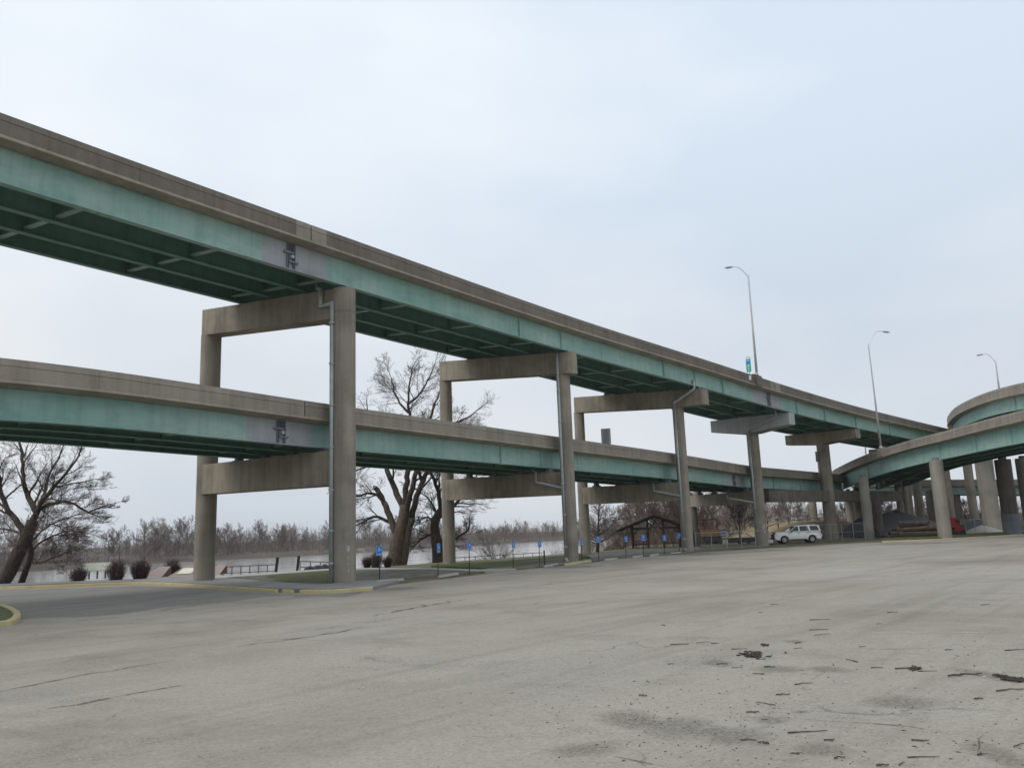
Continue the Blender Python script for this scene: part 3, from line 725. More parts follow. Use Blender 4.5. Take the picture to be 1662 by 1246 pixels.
# ------------------------------------------------------------------ piers
def cyl_prof(r, h, joints=(), chamfer=.0):
    pr = [(r, 0)]; js = list(joints); q = 2.9
    while q < h - .6:
        if all(abs(q - j) > .5 for j in js): js.append(-q)
        q += 2.44
    for j in sorted(js, key=abs):
        if j < 0:
            pr += [(r, -j - .012), (r - .009, -j - .008), (r - .009, -j + .008), (r - .002, -j + .012)]; continue
        pr += [(r, j - .025), (r - .02, j - .018), (r - .02, j + .018), (r, j + .025)]
    pr += [(r, h)]; return pr
def column(root, x, y, r, z1, mat, joints=(), z0=None):
    z0 = th(x, y) - .3 if z0 is None else z0
    return MB().lathe((x, y, z0), cyl_prof(r, z1 - z0, [j - z0 for j in joints]), 40).build('column', MAT[mat], root, smooth=35)
def cap(root, p0, p1, w, t0, t1, h0, hm, h1, mat, name='cap_beam', rnd=True, mid=.5):
    """cross beam from plan point p0 to p1 with rounded ends; depths h0, hm, h1 along it"""
    p0, p1 = Vector((p0[0], p0[1])), Vector((p1[0], p1[1])); d = (p1 - p0); L = d.length; d.normalize(); n = Vector((-d.y, d.x))
    out = []; r = w / 2
    N = 12
    if rnd:
        for k in range(N + 1):
            a = math.pi / 2 + math.pi * k / N; out.append((math.cos(a) * r * .75, math.sin(a) * r))
        lower = [(L * f, -r) for f in (.12, mid - .08, mid + .08, .88)]
        out += lower
        for k in range(N + 1):
            a = -math.pi / 2 + math.pi * k / N; out.append((L + math.cos(a) * r * .75, math.sin(a) * r))
        out += [(x, r) for x, _ in lower[::-1]]
    else:
        out = [(0, r), (0, -r), (L * (mid - .08), -r), (L * (mid + .08), -r), (L, -r), (L, r), (L * (mid + .08), r), (L * (mid - .08), r)]
    def zt(x): return t0 + (t1 - t0) * x / L
    def hh(x):
        x = max(0, min(1, x / L))
        if x < mid - .08: return h0 + (hm - h0) * x / (mid - .08)
        if x > mid + .08: return hm + (h1 - hm) * (x - mid - .08) / (1 - mid - .08)
        return hm
    pl = [p0 + d * x + n * y for x, y in out]
    mb = MB(); mb.prism([(q.x, q.y) for q in pl], lambda i: zt(out[i][0]) - hh(out[i][0]), lambda i: zt(out[i][0]))
    return mb.build(name, MAT[mat], root, smooth=35)
def girder_under(ramp, x, y, a):
    """height of the underside of girder line at offset a beside plan point x, y"""
    q = ramp.path.nearest(x, y); fr = ramp.path.frame(q); return fr, Vector(fr(a, ramp.bot_g))
def bearing_set(root, ramp, p0, p1, t0, t1):
    """bearings where each girder line crosses the cap axis; returns the gaps"""
    p0, p1 = Vector((p0[0], p0[1])), Vector((p1[0], p1[1])); d = p1 - p0; L = d.length; d.normalize()
    for k in range(ramp.ng):
        best = None
        for q in np.arange(0, ramp.path.s[-1], .4):
            fr = ramp.path.frame(q); g = Vector(fr(ramp.goff(fr.w)[k], ramp.bot_g)); v = Vector((g.x, g.y)) - p0
            x = v.dot(d); y = abs(v.x * d.y - v.y * d.x)
            if best is None or y < best[0]: best = (y, x, g)
        y, x, g = best
        if y < .4 and -.3 < x < L + .3:
            zc = t0 + (t1 - t0) * max(0, min(1, x / L)); gap = g.z - zc
            if .03 < gap < 1.4:
                mb = MB(); a = math.atan2(d.y, d.x)
                mb.box((g.x, g.y, zc + gap * .18), (.62, .55, gap * .36), a); mb.box((g.x, g.y, zc + gap * .66), (.40, .34, gap * .66), a)
                mb.build('bearing', MAT['dark_steel'], root)
def cap_tops(ramp, p0, p1, gap):
    """cap top heights at p0 and p1 so that the cap follows the girders"""
    out = []
    P0, P1 = Vector((p0[0], p0[1])), Vector((p1[0], p1[1])); d = (P1 - P0); L = d.length; d.normalize(); xs_, zs_ = [], []
    for k in range(ramp.ng):
        best = None
        for q in np.arange(0, ramp.path.s[-1], .4):
            fr = ramp.path.frame(q); g = Vector(fr(ramp.goff(fr.w)[k], ramp.bot_g)); v = Vector((g.x, g.y)) - P0
            y = abs(v.x * d.y - v.y * d.x)
            if best is None or y < best[0]: best = (y, v.dot(d), g.z)
        xs_.append(best[1]); zs_.append(best[2])
    c = np.polyfit(xs_, zs_, 1); return c[1] - gap, c[1] + c[0] * L - gap
def solve_far(k, ang, px):
    """far column of a frame: walk from the near column at this bearing until it shows at px"""
    p = PN[k]; a = R(ang); lo, hi = 2.0, 30.0
    for _ in range(50):
        m = (lo + hi) / 2; u = proj((p.x + math.cos(a) * m, p.y + math.sin(a) * m, 0))[0]
        if u > px: lo = m
        else: hi = m
    return Vector((p.x + math.cos(a) * lo, p.y + math.sin(a) * lo, 0))
def pipe(root, pts, r=.10, mat='galv', clamps=(), to=None):
    o = MB().tube(pts, r, 10).build('drain_pipe', MAT[mat], root, smooth=True)
    for c in clamps:
        MB().lathe((c[0], c[1], c[2] - .05), [(r + .005, 0), (r + .04, .01), (r + .04, .09), (r + .005, .1)], 12).build('clamp', MAT[mat], o)
    return o
def toward_cam(x, y, ang_px):             # unit vectors at a point: toward the viewer, and picture-left
    v = Vector((-x, -y, 0)).normalized(); return v, Vector((v.y, -v.x, 0))

PG = 'piers of the double-deck ramps'
def frame_pier(k, label, ang, px_far, r, up, low, jn=(), upper=True):
    p = PN[k]; f = solve_far(k, ang, px_far); root = thing('bridge_pier', label, 'pier', (p.x, p.y, zg(p.x, p.y)), PG)
    return root, p, f
# first pier: tall near column to the upper deck
def near_out(p, f, d):                    # point beyond near column p, away from far column f
    v = (Vector((p.x, p.y)) - Vector((f.x, f.y))).normalized(); return (p.x + v.x * d, p.y + v.y * d)
def pipe_run(root, p, r, side, z0, z1, clamps, rad=.10, lean=.55):
    """vertical drain pipe on the viewer's side of a column"""
    t, l = toward_cam(p.x, p.y, 0); c = Vector((p.x, p.y, 0)) + (t * lean + l * side).normalized() * (r + rad + .06)
    pipe(root, [(c.x, c.y, z0), (c.x, c.y, z1)], rad, 'galv', [(c.x, c.y, z0 + (z1 - z0) * q) for q in clamps]); return c

root, p, f = frame_pier('P1', 'tallest pier, a two-column concrete frame with a full-height drain pipe and white painted marks', 143, 331, .6, None, None)
r1 = .60
t0, t1 = cap_tops(up_ramp, (p.x, p.y), (f.x, f.y), .12)
column(root, p.x, p.y, r1, t0 + .02, 'pier', [zg(p.x, p.y) + 13.9]); column(root, f.x, f.y, r1, t1 - 1.6, 'pier')
cap(root, (p.x, p.y), (f.x + (f.x - p.x) * .012, f.y + (f.y - p.y) * .012), 1.06, t0 - .03, t1, 1.6, 1.6, 1.6, 'cap'); bearing_set(root, up_ramp, near_out(p, f, .3), (f.x, f.y), t0, t1)
l0, l1 = cap_tops(lo_ramp, (p.x, p.y), (f.x, f.y), .22)
cap(root, (p.x, p.y), (f.x, f.y), 1.08, l0, l1, 1.75, 1.75, 1.75, 'cap'); bearing_set(root, lo_ramp, (p.x, p.y), (f.x, f.y), l0, l1)
tv, lv = toward_cam(p.x, p.y, 0)
MB().lathe((f.x, f.y, l1 - .2), [(r1 - .005, 0), (r1 - .005, t1 - 1.6 - l1 + .1)], 32)
c = pipe_run(root, p, r1 - .05, 1.0, .02, t0 - .75, [.07, .18, .32, .47, .62, .77, .92], .105)
ax = (Vector((f.x, f.y, 0)) - Vector((p.x, p.y, 0))).normalized()
e0 = c + Vector((0, 0, t0 - .85)); e1 = e0 + ax * .9 + Vector((0, 0, .02)); e2 = e1 + Vector((0, 0, .95)); e3 = e2 + ax * .25 - tv * .35 + Vector((0, 0, .18))
pipe(root, [e0, e0 + ax * .1, e1 - ax * .1, e1, e1 + Vector((0, 0, .12)), e2, e3, e3 + Vector((0, 0, .5))], .115)
# painted marks at the foot of the near column
mk = MB()
def mark_quad(mb, ang, z, da, dz_):
    vs = []
    for (a_, b_) in ((-da, -dz_), (da, -dz_), (da, dz_), (-da, dz_)):
        a2 = ang + a_; vs.append((p.x + math.cos(a2) * (r1 + .004), p.y + math.sin(a2) * (r1 + .004), z + b_))
    mb.add(vs, [(0, 1, 2, 3)])
base_a = math.atan2(-p.y, -p.x) + .38
for k in range(8): mark_quad(mk, base_a + .09 * math.cos(k * .785), 1.72 + .11 * math.sin(k * .785), .045, .05)
mark_quad(mk, base_a, 1.72, .09, .1)
for (da, z_, sa, sz) in ((-.05, 1.28, .016, .13), (.06, 1.28, .016, .13), (0, 1.27, .05, .018), (-.04, .92, .016, .14), (.03, 1.02, .05, .02), (.05, .93, .016, .06), (-.02, .62, .02, .11), (.05, .66, .02, .06), (.02, .70, .04, .02)): mark_quad(mk, base_a + da, z_, sa, sz)
mk.build('painted_mark', m_plain('faded_white_paint', (.42, .41, .38), .9, 0, .3, 20), root)

root, p, f = frame_pier('P2', 'two-column pier behind the tallest one, short yellow kerb at its foot', 142.5, 729.3, .5, None, None)
r2 = .50
q0 = near_out(p, f, .75); t0, t1 = cap_tops(up_ramp, q0, (f.x, f.y), .10)
cap(root, q0, (f.x, f.y), 1.05, t0, t1, 1.55, 1.55, 1.55, 'cap'); bearing_set(root, up_ramp, q0, (f.x, f.y), t0, t1)
column(root, p.x, p.y, r2, t0 - 1.45, 'pier', [7.2]); column(root, f.x, f.y, r2, t1 - 1.5, 'pier')
l0, l1 = cap_tops(lo_ramp, (p.x, p.y), (f.x, f.y), .32)
cap(root, (p.x, p.y), (f.x, f.y), .92, l0, l1, 1.62, 1.62, 1.62, 'cap'); bearing_set(root, lo_ramp, (p.x, p.y), (f.x, f.y), l0, l1)
c = pipe_run(root, p, r2 + .04, .62, .35, t0 + .1, [.05, .2, .35, .5, .65, .8], .10, 1.0)
pipe(root, [c + Vector((0, 0, .36)), c + Vector((.0, 0, .2)), c + Vector((.12, -.15, .05))], .10)
ax = (Vector((f.x, f.y, 0)) - Vector((p.x, p.y, 0))).normalized(); tv, lv = toward_cam(p.x, p.y, 0)
g0 = c + Vector((0, 0, l0 - 1.15)); g1 = c + ax * 2.3 + Vector((0, 0, l0 - .62)); pipe(root, [g0, g0 + ax * .12, g1, g1 + Vector((0, 0, .12)), g1 + Vector((0, 0, .75)), g1 + ax * .3 + Vector((0, 0, .95))], .095)

root, p, f = frame_pier('P3', 'two-column pier beside the wooden pavilion, its upper cap overhanging and drain bent along it', 142.5, 951, .5, None, None)
q0 = near_out(p, f, 2.55); t0, t1 = cap_tops(up_ramp, q0, (f.x, f.y), .28)
cap(root, q0, (f.x, f.y), 1.05, t0, t1, 1.35, 1.5, 1.5, 'cap', mid=.25); bearing_set(root, up_ramp, q0, (f.x, f.y), t0, t1)
tc = t0 + (t1 - t0) * .2
column(root, p.x, p.y, r2, tc - 1.35, 'pier', [4.6, 8]); column(root, f.x, f.y, r2, t1 - 1.45, 'pier')
l0, l1 = cap_tops(lo_ramp, (p.x, p.y), (f.x, f.y), .36)
cap(root, (p.x, p.y), (f.x, f.y), .92, l0, l1, 1.6, 1.6, 1.6, 'cap'); bearing_set(root, lo_ramp, (p.x, p.y), (f.x, f.y), l0, l1)
c = pipe_run(root, p, r2 + .02, .45, .3, tc - 1.2, [.06, .25, .45, .62, .8], .10, 1.0)
ax = (Vector((f.x, f.y, 0)) - Vector((p.x, p.y, 0))).normalized(); tv, lv = toward_cam(p.x, p.y, 0)
h0 = c + Vector((0, 0, tc - 1.25)); h1 = h0 - ax * 2.0 + tv * .12 + Vector((0, 0, 1.1))
pipe(root, [h0, h0 + Vector((0, 0, .15)), h1, h1 + Vector((0, 0, .1)), h1 + Vector((0, 0, .8))], .12)
g0 = c + Vector((0, 0, l0 - 1.2)); g1 = c + ax * 2.6 + Vector((0, 0, l0 - .66)); pipe(root, [g0, g0 + ax * .12, g1, g1 + Vector((0, 0, .12)), g1 + Vector((0, 0, .75))], .10)
pipe(root, [c + Vector((0, 0, .32)), c + Vector((0, 0, .2)), c + Vector((.14, -.12, .03))], .10)

root, p, f = frame_pier('P4', 'pier with a pale grey painted hammerhead cap, its foot near the white car', 112, 1128.5, .5, None, None)
v = Vector((-.69, .72)); q0 = (p.x - v.x * 4.6, p.y - v.y * 4.6); q1 = (p.x + v.x * 4.6, p.y + v.y * 4.6)
t0, t1 = cap_tops(up_ramp, q0, q1, .40); t0 += .33
cap(root, q0, q1, 1.2, t0, t1, 1.2, 1.8, 1.25, 'cap_painted', mid=.5, rnd=False); bearing_set(root, up_ramp, q0, q1, t0, t1)
column(root, p.x, p.y, .62, (t0 + t1) / 2 - 1.3, 'pier', [3.2]); l0, l1 = cap_tops(lo_ramp, (p.x, p.y), (f.x, f.y), .42)
cap(root, (p.x, p.y), (f.x, f.y), .95, l0, l1, 1.3, 1.3, 1.3, 'cap'); bearing_set(root, lo_ramp, (p.x, p.y), (f.x, f.y), l0, l1)
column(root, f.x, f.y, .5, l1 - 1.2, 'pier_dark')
c = pipe_run(root, p, .60, .55, .25, (t0 + t1) / 2 - 1.5, [.1, .3, .5, .7], .11, 1.0); tv, lv = toward_cam(p.x, p.y, 0)
V3 = Vector((v.x, v.y, 0)); h0 = c + Vector((0, 0, (t0 + t1) / 2 - 1.55)); h1 = h0 - V3 * 3.3 + Vector((0, 0, 1.15)); pipe(root, [h0, h0 + tv * .15 + Vector((0, 0, .15)), h1, h1 + Vector((0, 0, .1)), h1 + Vector((0, 0, .9))], .13)
g0 = c + Vector((0, 0, l0 - 1.2)); g1 = c + (Vector((f.x, f.y, 0)) - Vector((p.x, p.y, 0))).normalized() * 1.2 + lv * 2.0 + Vector((0, 0, l0 - .6)); pipe(root, [g0, g1, g1 + Vector((0, 0, .75))], .10)
# paper notices on its foot
a0_ = math.atan2(-p.y, -p.x) + .55; nb = MB()
for (da, z_, ha, hz) in ((-.12, 1.75, .10, .22), (.18, 1.85, .09, .26), (.1, 1.25, .12, .18)):
    vs = [(p.x + math.cos(a0_ + da + i * ha) * .628, p.y + math.sin(a0_ + da + i * ha) * .628, z_ + j * hz) for i, j in ((-1, -1), (1, -1), (1, 1), (-1, 1))]; nb.add(vs, [(0, 1, 2, 3)])
nb.build('notice', m_plain('weathered_notice', (.45, .44, .40), .9, 0, .2, 8), root)

p = PN['P5']; root = thing('bridge_pier', 'thick single-column pier rising through a low concrete beam at the ramp fork', 'pier', (p.x, p.y, zg(p.x, p.y)), PG)
v = Vector((-.69, .72)); q0 = (p.x - v.x * 4.5, p.y - v.y * 4.5); q1 = (p.x + v.x * 4.5, p.y + v.y * 4.5)
t0, t1 = cap_tops(up_ramp, q0, q1, .42); t0 += .33
cap(root, q0, q1, 1.3, t0, t1, 1.1, 1.5, 1.2, 'cap', rnd=False); bearing_set(root, up_ramp, q0, q1, t0, t1)
column(root, p.x, p.y, .74, (t0 + t1) / 2 - 1.2, 'pier', [5.5])
bL = D(1241, 803.5, 90.0); bR = D(1458, 804, 108)
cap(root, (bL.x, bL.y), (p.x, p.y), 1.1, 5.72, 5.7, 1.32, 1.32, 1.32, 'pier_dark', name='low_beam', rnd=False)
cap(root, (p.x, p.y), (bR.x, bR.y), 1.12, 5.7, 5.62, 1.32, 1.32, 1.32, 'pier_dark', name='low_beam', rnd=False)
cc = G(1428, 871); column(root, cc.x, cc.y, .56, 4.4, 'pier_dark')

q6 = off('P5', 46, 0, -27); p6 = Vector((q6[0], q6[1], th(*q6))); root = thing('bridge_pier', 'farthest hammerhead pier, its cap just showing above the curved loop ramp', 'pier', p6, PG)
q0 = (p6.x - v.x * 4.5, p6.y - v.y * 4.5); q1 = (p6.x + v.x * 4.5, p6.y + v.y * 4.5); t0, t1 = cap_tops(up_ramp, q0, q1, .42); t0 += .3
cap(root, q0, q1, 1.3, t0, t1, 1.1, 1.5, 1.2, 'cap', rnd=False); bearing_set(root, up_ramp, q0, q1, t0, t1); column(root, p6.x, p6.y, .7, (t0 + t1) / 2 - 1.2, 'pier')
CG = 'round columns under the curved ramps'
def lone(label, px, py, r, mat, top=None, ramp=None, dd=None, jacket=False, a=None):
    b = G(px, py) if dd is None else Vector((D(px, 830, dd).x, D(px, 830, dd).y, 0)); z0 = th(b.x, b.y) - .3
    if ramp is not None:
        q = ramp.path.nearest(b.x, b.y); fr = ramp.path.frame(q); pp, n, se, w = ramp.path.at(q)
        aa = (Vector((b.x, b.y)) - Vector((pp.x, pp.y))).dot(Vector((n.x, n.y))); top = fr(max(0, aa), ramp.bot_g)[2] - .25
    r_ = thing('concrete_column', label, 'column', (b.x, b.y, z0 + .3), CG)
    column(r_, b.x, b.y, r, top, mat, [z0 + (top - z0) * .28], z0)
    MB().lathe((b.x, b.y, top), [(r * .5, 0), (r * .5, .28)], 16).build('bearing', MAT['dark_steel'], r_)
    if jacket: MB().lathe((b.x, b.y, z0), [(r + .05, 0), (r + .05, 2.5), (r + .01, 2.55)], 40).build('jacket', MAT['dark_steel'], r_, smooth=35)
    return b, top
lone('slim pale round column between the low beam and the timber pile', 1411.5, 873.6, .56, 'pier_pale', ramp=lo2)
lone('pale round column rising from the kerb in front of the timber pile', 1534.5, 873.2, .66, 'pier_pale', ramp=lo2)
lone('broad pale shaft with a pile of light rubble at its foot', 1612, 862, 1.1, 'pier_pale', ramp=hi2)
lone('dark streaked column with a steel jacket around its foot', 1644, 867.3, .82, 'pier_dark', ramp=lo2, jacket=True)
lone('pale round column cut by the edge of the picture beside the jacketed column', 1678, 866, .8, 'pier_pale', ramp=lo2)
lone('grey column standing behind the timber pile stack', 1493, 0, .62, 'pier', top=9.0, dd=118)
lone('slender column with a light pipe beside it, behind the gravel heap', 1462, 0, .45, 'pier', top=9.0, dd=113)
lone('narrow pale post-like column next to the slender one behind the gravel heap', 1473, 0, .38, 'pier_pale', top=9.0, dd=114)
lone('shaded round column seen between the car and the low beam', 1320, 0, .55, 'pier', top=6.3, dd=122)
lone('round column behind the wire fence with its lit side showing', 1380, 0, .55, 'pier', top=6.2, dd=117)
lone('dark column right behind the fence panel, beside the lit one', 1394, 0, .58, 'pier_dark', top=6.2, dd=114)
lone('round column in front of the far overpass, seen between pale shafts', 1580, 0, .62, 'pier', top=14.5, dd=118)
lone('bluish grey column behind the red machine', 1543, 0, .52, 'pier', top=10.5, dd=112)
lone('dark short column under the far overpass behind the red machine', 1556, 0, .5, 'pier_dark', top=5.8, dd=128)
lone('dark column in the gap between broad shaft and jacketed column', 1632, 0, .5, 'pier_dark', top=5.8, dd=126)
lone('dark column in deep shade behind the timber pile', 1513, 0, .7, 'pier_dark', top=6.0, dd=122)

# ------------------------------------------------------------------ trees
def rvec(rng): return Vector((rng.gauss(0, 1), rng.gauss(0, 1), rng.gauss(0, 1)))
def turn(d, ang, rng):
    ax = d.cross(rvec(rng))
    if ax.length < 1e-5: ax = d.orthogonal()
    return (Matrix.Rotation(ang, 3, ax.normalized()) @ d).normalized()
def grow(mb, p, d, L, r, lvl, rng, P):
    """one bare limb and, along it, its side branches down to twigs"""
    seg = 5 if lvl > 1 else (3 if lvl == 1 else 2); pts = [p]; rad = [r]; dd = d.copy(); q = p.copy()
    for i in range(seg):
        dd = (dd + rvec(rng) * P['wob'] + Vector((0, 0, P['up'] * (1 if lvl > 0 else .5)))).normalized()
        q = q + dd * (L / seg); pts.append(q); rad.append(max(P['rmin'], r * (1 - (i + 1) / seg * P['taper'])))
    mb.tube(pts, rad, 6 if r > .12 else (5 if r > .05 else (4 if r > .02 else 3)), cap=False)
    if lvl <= 0: return
    n = max(1, int(P['n'][lvl] * (.75 + .5 * rng.random())))
    for k in range(n):
        t = P['start'] + (1 - P['start']) * (k + rng.random()) / n; x = t * seg; i = min(seg - 1, int(x)); f = x - i
        c = pts[i].lerp(pts[i + 1], f); rr = rad[i] * (1 - f) + rad[i + 1] * f
        ld = (pts[i + 1] - pts[i]).normalized(); nd = turn(ld, R(P['ang'] + rng.gauss(0, 12)), rng)
        if nd.z < -.1: nd.z *= .3; nd.normalize()
        grow(mb, c, nd, L * P['len'] * (1.1 - .45 * t) * (.75 + .5 * rng.random()), max(P['rmin'], rr * P['rr']), lvl - 1, rng, P)
TP = dict(wob=.09, up=.045, rmin=.006, taper=.85, n=[0, 5, 6, 7, 5], start=.15, ang=38, len=.60, rr=.48)
def guided(mb, limbs, rng, P, lv=3, dens=1.0):
    """limbs whose line is known (x, y, z, radius points); side growth is random"""
    for pts, r0, r1, n, L in limbs:
        r0 *= .86; ps = smooth_line(pts, .35); rs = [r0 + (r1 - r0) * i / (len(ps) - 1) for i in range(len(ps))]
        ps2 = [q + Vector((rng.gauss(0, 1), rng.gauss(0, 1), rng.gauss(0, .6))) * .035 for q in ps]
        mb.tube(ps2, rs, 10, cap=True)
        for k in range(int(n * dens)):
            t = .25 + .75 * (k + rng.random()) / max(1, int(n * dens)); i = min(len(ps) - 2, int(t * (len(ps) - 1)))
            d = (ps[i + 1] - ps[i]).normalized(); nd = turn(d, R(42 + rng.gauss(0, 15)), rng)
            grow(mb, ps[i], nd, L * (1.15 - .5 * t) * (.6 + .7 * rng.random()), rs[i] * .5, lv, rng, P)
        d = (ps[-1] - ps[-2]).normalized(); grow(mb, ps[-1], d, L * .7, r1, lv, rng, P)
def tree_thing(name, label, base, trunk_mb, crown_mb, mats, group=None):
    root = thing(name, label, 'tree', base, group)
    if trunk_mb.v: trunk_mb.build('trunk', mats[0], root, smooth=True)
    if crown_mb.v: crown_mb.build('crown', mats[1], root)
    return root
def limb_px(pts, d0, j=0.0):              # picture points with a depth each -> places
    return [D(x, y, d0 + (e[0] if e else 0)) for x, y, *e in pts]

# big two-stemmed tree on the bank by the drive
rng = random.Random(11); d0 = 53.5
tk, cr_ = MB(), MB(); b = G(2, 949)
P1 = dict(TP, up=.03, wob=.10, n=[0, 5, 6, 7, 5], rmin=.0055)
trunk = [D(-4, 953, d0), D(14, 928, d0), D(32, 893, d0), D(47, 862, d0), D(53, 845, d0)]
tk.tube(smooth_line(trunk, .3), [.53 - .012 * i for i in range(len(smooth_line(trunk, .3)))], 14)
L1 = [(limb_px([(45, 872), (30, 850), (18, 835), (6, 812), (0, 785), (-6, 750, -1)], d0), .26, .08, 9, 2.6),
      (limb_px([(50, 852), (58, 832), (46, 808, 1), (38, 780, 1), (36, 745, 1.5), (32, 715, 2)], d0), .26, .07, 9, 2.8),
      (limb_px([(52, 850), (68, 815, -1), (88, 790, -1.5), (110, 765, -2), (128, 738, -2)], d0), .22, .05, 9, 2.6),
      (limb_px([(52, 848), (62, 828), (80, 818, -1), (105, 814, -1.5), (122, 818, -1.5), (143, 831, -1.5)], d0), .17, .06, 8, 1.7),
      (limb_px([(60, 830), (72, 800, 1), (80, 770, 2), (98, 735, 2.5)], d0), .13, .05, 8, 2.3),
      (limb_px([(40, 870), (22, 860, 2), (5, 858, 3), (-18, 850, 4)], d0), .13, .04, 7, 2.0),
      (limb_px([(143, 831, -1.5), (165, 822, -1.5), (190, 815, -1.5)], d0), .05, .02, 5, .9),
      (limb_px([(88, 790, -1.5), (120, 785, -2), (150, 778, -2.5)], d0), .07, .03, 6, 1.5)]
guided(cr_, L1, rng, P1, 3, .78)
tree_thing('bare_tree', 'big dark bare tree leaning over the yellow kerb on the river bank', (b.x, b.y, b.z), tk, cr_, (MAT['bark_dark'], MAT['bark_dark']))
rng = random.Random(5); tk, cr_ = MB(), MB(); b = G(33, 948.5); d1 = 54.5
tr = [D(33, 950, d1), D(42, 925, d1), D(50, 900, d1), D(47, 880, d1), D(40, 868, d1 + .5)]
tk.tube(smooth_line(tr, .3), [.22 - .005 * i for i in range(len(smooth_line(tr, .3)))], 12)
guided(cr_, [(limb_px([(50, 912), (70, 912), (85, 905), (103, 898)], d1), .10, .04, 8, 1.7), (limb_px([(49, 898), (58, 885), (80, 872), (105, 862), (128, 862)], d1), .09, .03, 12, 2.1),
             (limb_px([(47, 885), (60, 868), (85, 850, 1), (115, 838, 1), (140, 832, 1)], d1), .09, .03, 12, 2.2), (limb_px([(44, 875), (60, 855, -1), (70, 835, -1)], d1), .08, .03, 6, 1.8), (limb_px([(42, 925), (25, 925), (14, 930)], d1), .06, .02, 3, .8)], rng, dict(P1, up=-.005), 3)
tree_thing('bare_tree', 'smaller forked bare tree right beside the big leaning one, reddish twigs spreading low', (b.x, b.y, b.z), tk, cr_, (MAT['bark_dark'], MAT['twig_red']))

# great multi-stemmed tree behind the lower deck
rng = random.Random(21); d2 = 73.0; tk, cr_ = MB(), MB(); b = G(645, 914.5)
for pts, r0, r1 in (([(640, 918), (644, 890), (650, 860), (655, 835), (656, 818)], .78, .42), ([(652, 918), (657, 890), (662, 862), (668, 840)], .44, .32), ([(628, 919), (636, 905), (641, 888)], .34, .36), ([(646, 880), (638, 850), (632, 836), (624, 815)], .34, .26)):
    q = smooth_line(limb_px(pts, d2), .4); tk.tube([v + Vector((rng.gauss(0, .03), rng.gauss(0, .03), 0)) for v in q], [r0 + (r1 - r0) * i / (len(q) - 1) for i in range(len(q))], 14)
P2 = dict(TP, wob=.12, up=.03, rmin=.0068, n=[0, 5, 6, 6, 5])
L2 = [(limb_px([(655, 825), (640, 790, 1), (630, 768, 1), (622, 740, 2), (610, 705, 2.5), (598, 672, 3)], d2), .36, .08, 9, 3.0),
      (limb_px([(657, 822), (660, 780), (664, 740), (666, 700), (664, 665), (663, 640), (667, 612)], d2), .34, .06, 13, 3.2),
      (limb_px([(658, 832), (668, 795, -1), (675, 765, -1.5), (684, 730, -2), (690, 700, -2), (700, 672, -2), (712, 640, -2)], d2), .34, .07, 10, 3.0),
      (limb_px([(666, 850), (676, 806, 1), (688, 778, 1.5), (700, 752, 2), (715, 715, 2.5), (738, 688, 3), (762, 676, 3)], d2), .36, .07, 17, 3.4),
      (limb_px([(664, 670), (650, 655), (640, 635, 1), (634, 612, 1)], d2), .13, .05, 9, 2.6),
      (limb_px([(664, 655), (680, 640, -1), (694, 618, -1), (702, 600, -1)], d2), .13, .05, 9, 2.6),
      (limb_px([(636, 848), (622, 842), (606, 838), (590, 847), (575, 853)], d2), .20, .06, 8, 2.2),
      (limb_px([(624, 815), (612, 803), (596, 800), (578, 806)], d2), .20, .07, 8, 2.4),
      (limb_px([(624, 818), (616, 800), (608, 790)], d2), .26, .2, 0, .2),
      (limb_px([(622, 742, 2), (600, 755), (575, 765), (560, 780)], d2), .12, .05, 8, 2.4)]
guided(cr_, L2, rng, P2, 3, .85)
tree_thing('bare_tree', 'huge multi-stemmed bare tree between the two nearest piers, its top showing above the lower deck', (b.x, b.y, b.z), tk, cr_, (MAT['bark'], MAT['bark_dark']))
rng = random.Random(8); d3 = 75.0; tk, cr_ = MB(), MB(); b = G(712, 912.5)
q = smooth_line(limb_px([(712, 914), (711, 895), (707, 870), (706, 845), (715, 828)], d3), .4); tk.tube(q, [.62 - .3 * i / (len(q) - 1) for i in range(len(q))], 12)
guided(cr_, [(limb_px([(715, 830), (712, 800), (705, 780), (696, 762), (690, 740)], d3), .28, .08, 9, 3.0), (limb_px([(712, 840), (735, 822, -1), (748, 808, -1), (758, 795, -1), (775, 770, -1)], d3), .26, .06, 10, 2.8),
             (limb_px([(708, 872), (725, 880), (742, 872), (757, 862), (762, 848)], d3), .2, .06, 9, 2.0), (limb_px([(707, 868), (695, 868), (682, 876), (672, 886)], d3), .17, .05, 8, 2.0),
             (limb_px([(707, 850), (695, 838), (684, 842), (676, 850)], d3), .14, .04, 8, 2.0), (limb_px([(713, 845), (700, 815), (684, 800)], d3), .14, .05, 8, 2.2)], rng, dict(P2, up=0.0), 3)
tree_thing('bare_tree', 'crooked dark bare tree half hidden by the second pier, branches twisting low', (b.x, b.y, b.z), tk, cr_, (MAT['bark_dark'], MAT['bark_dark']))
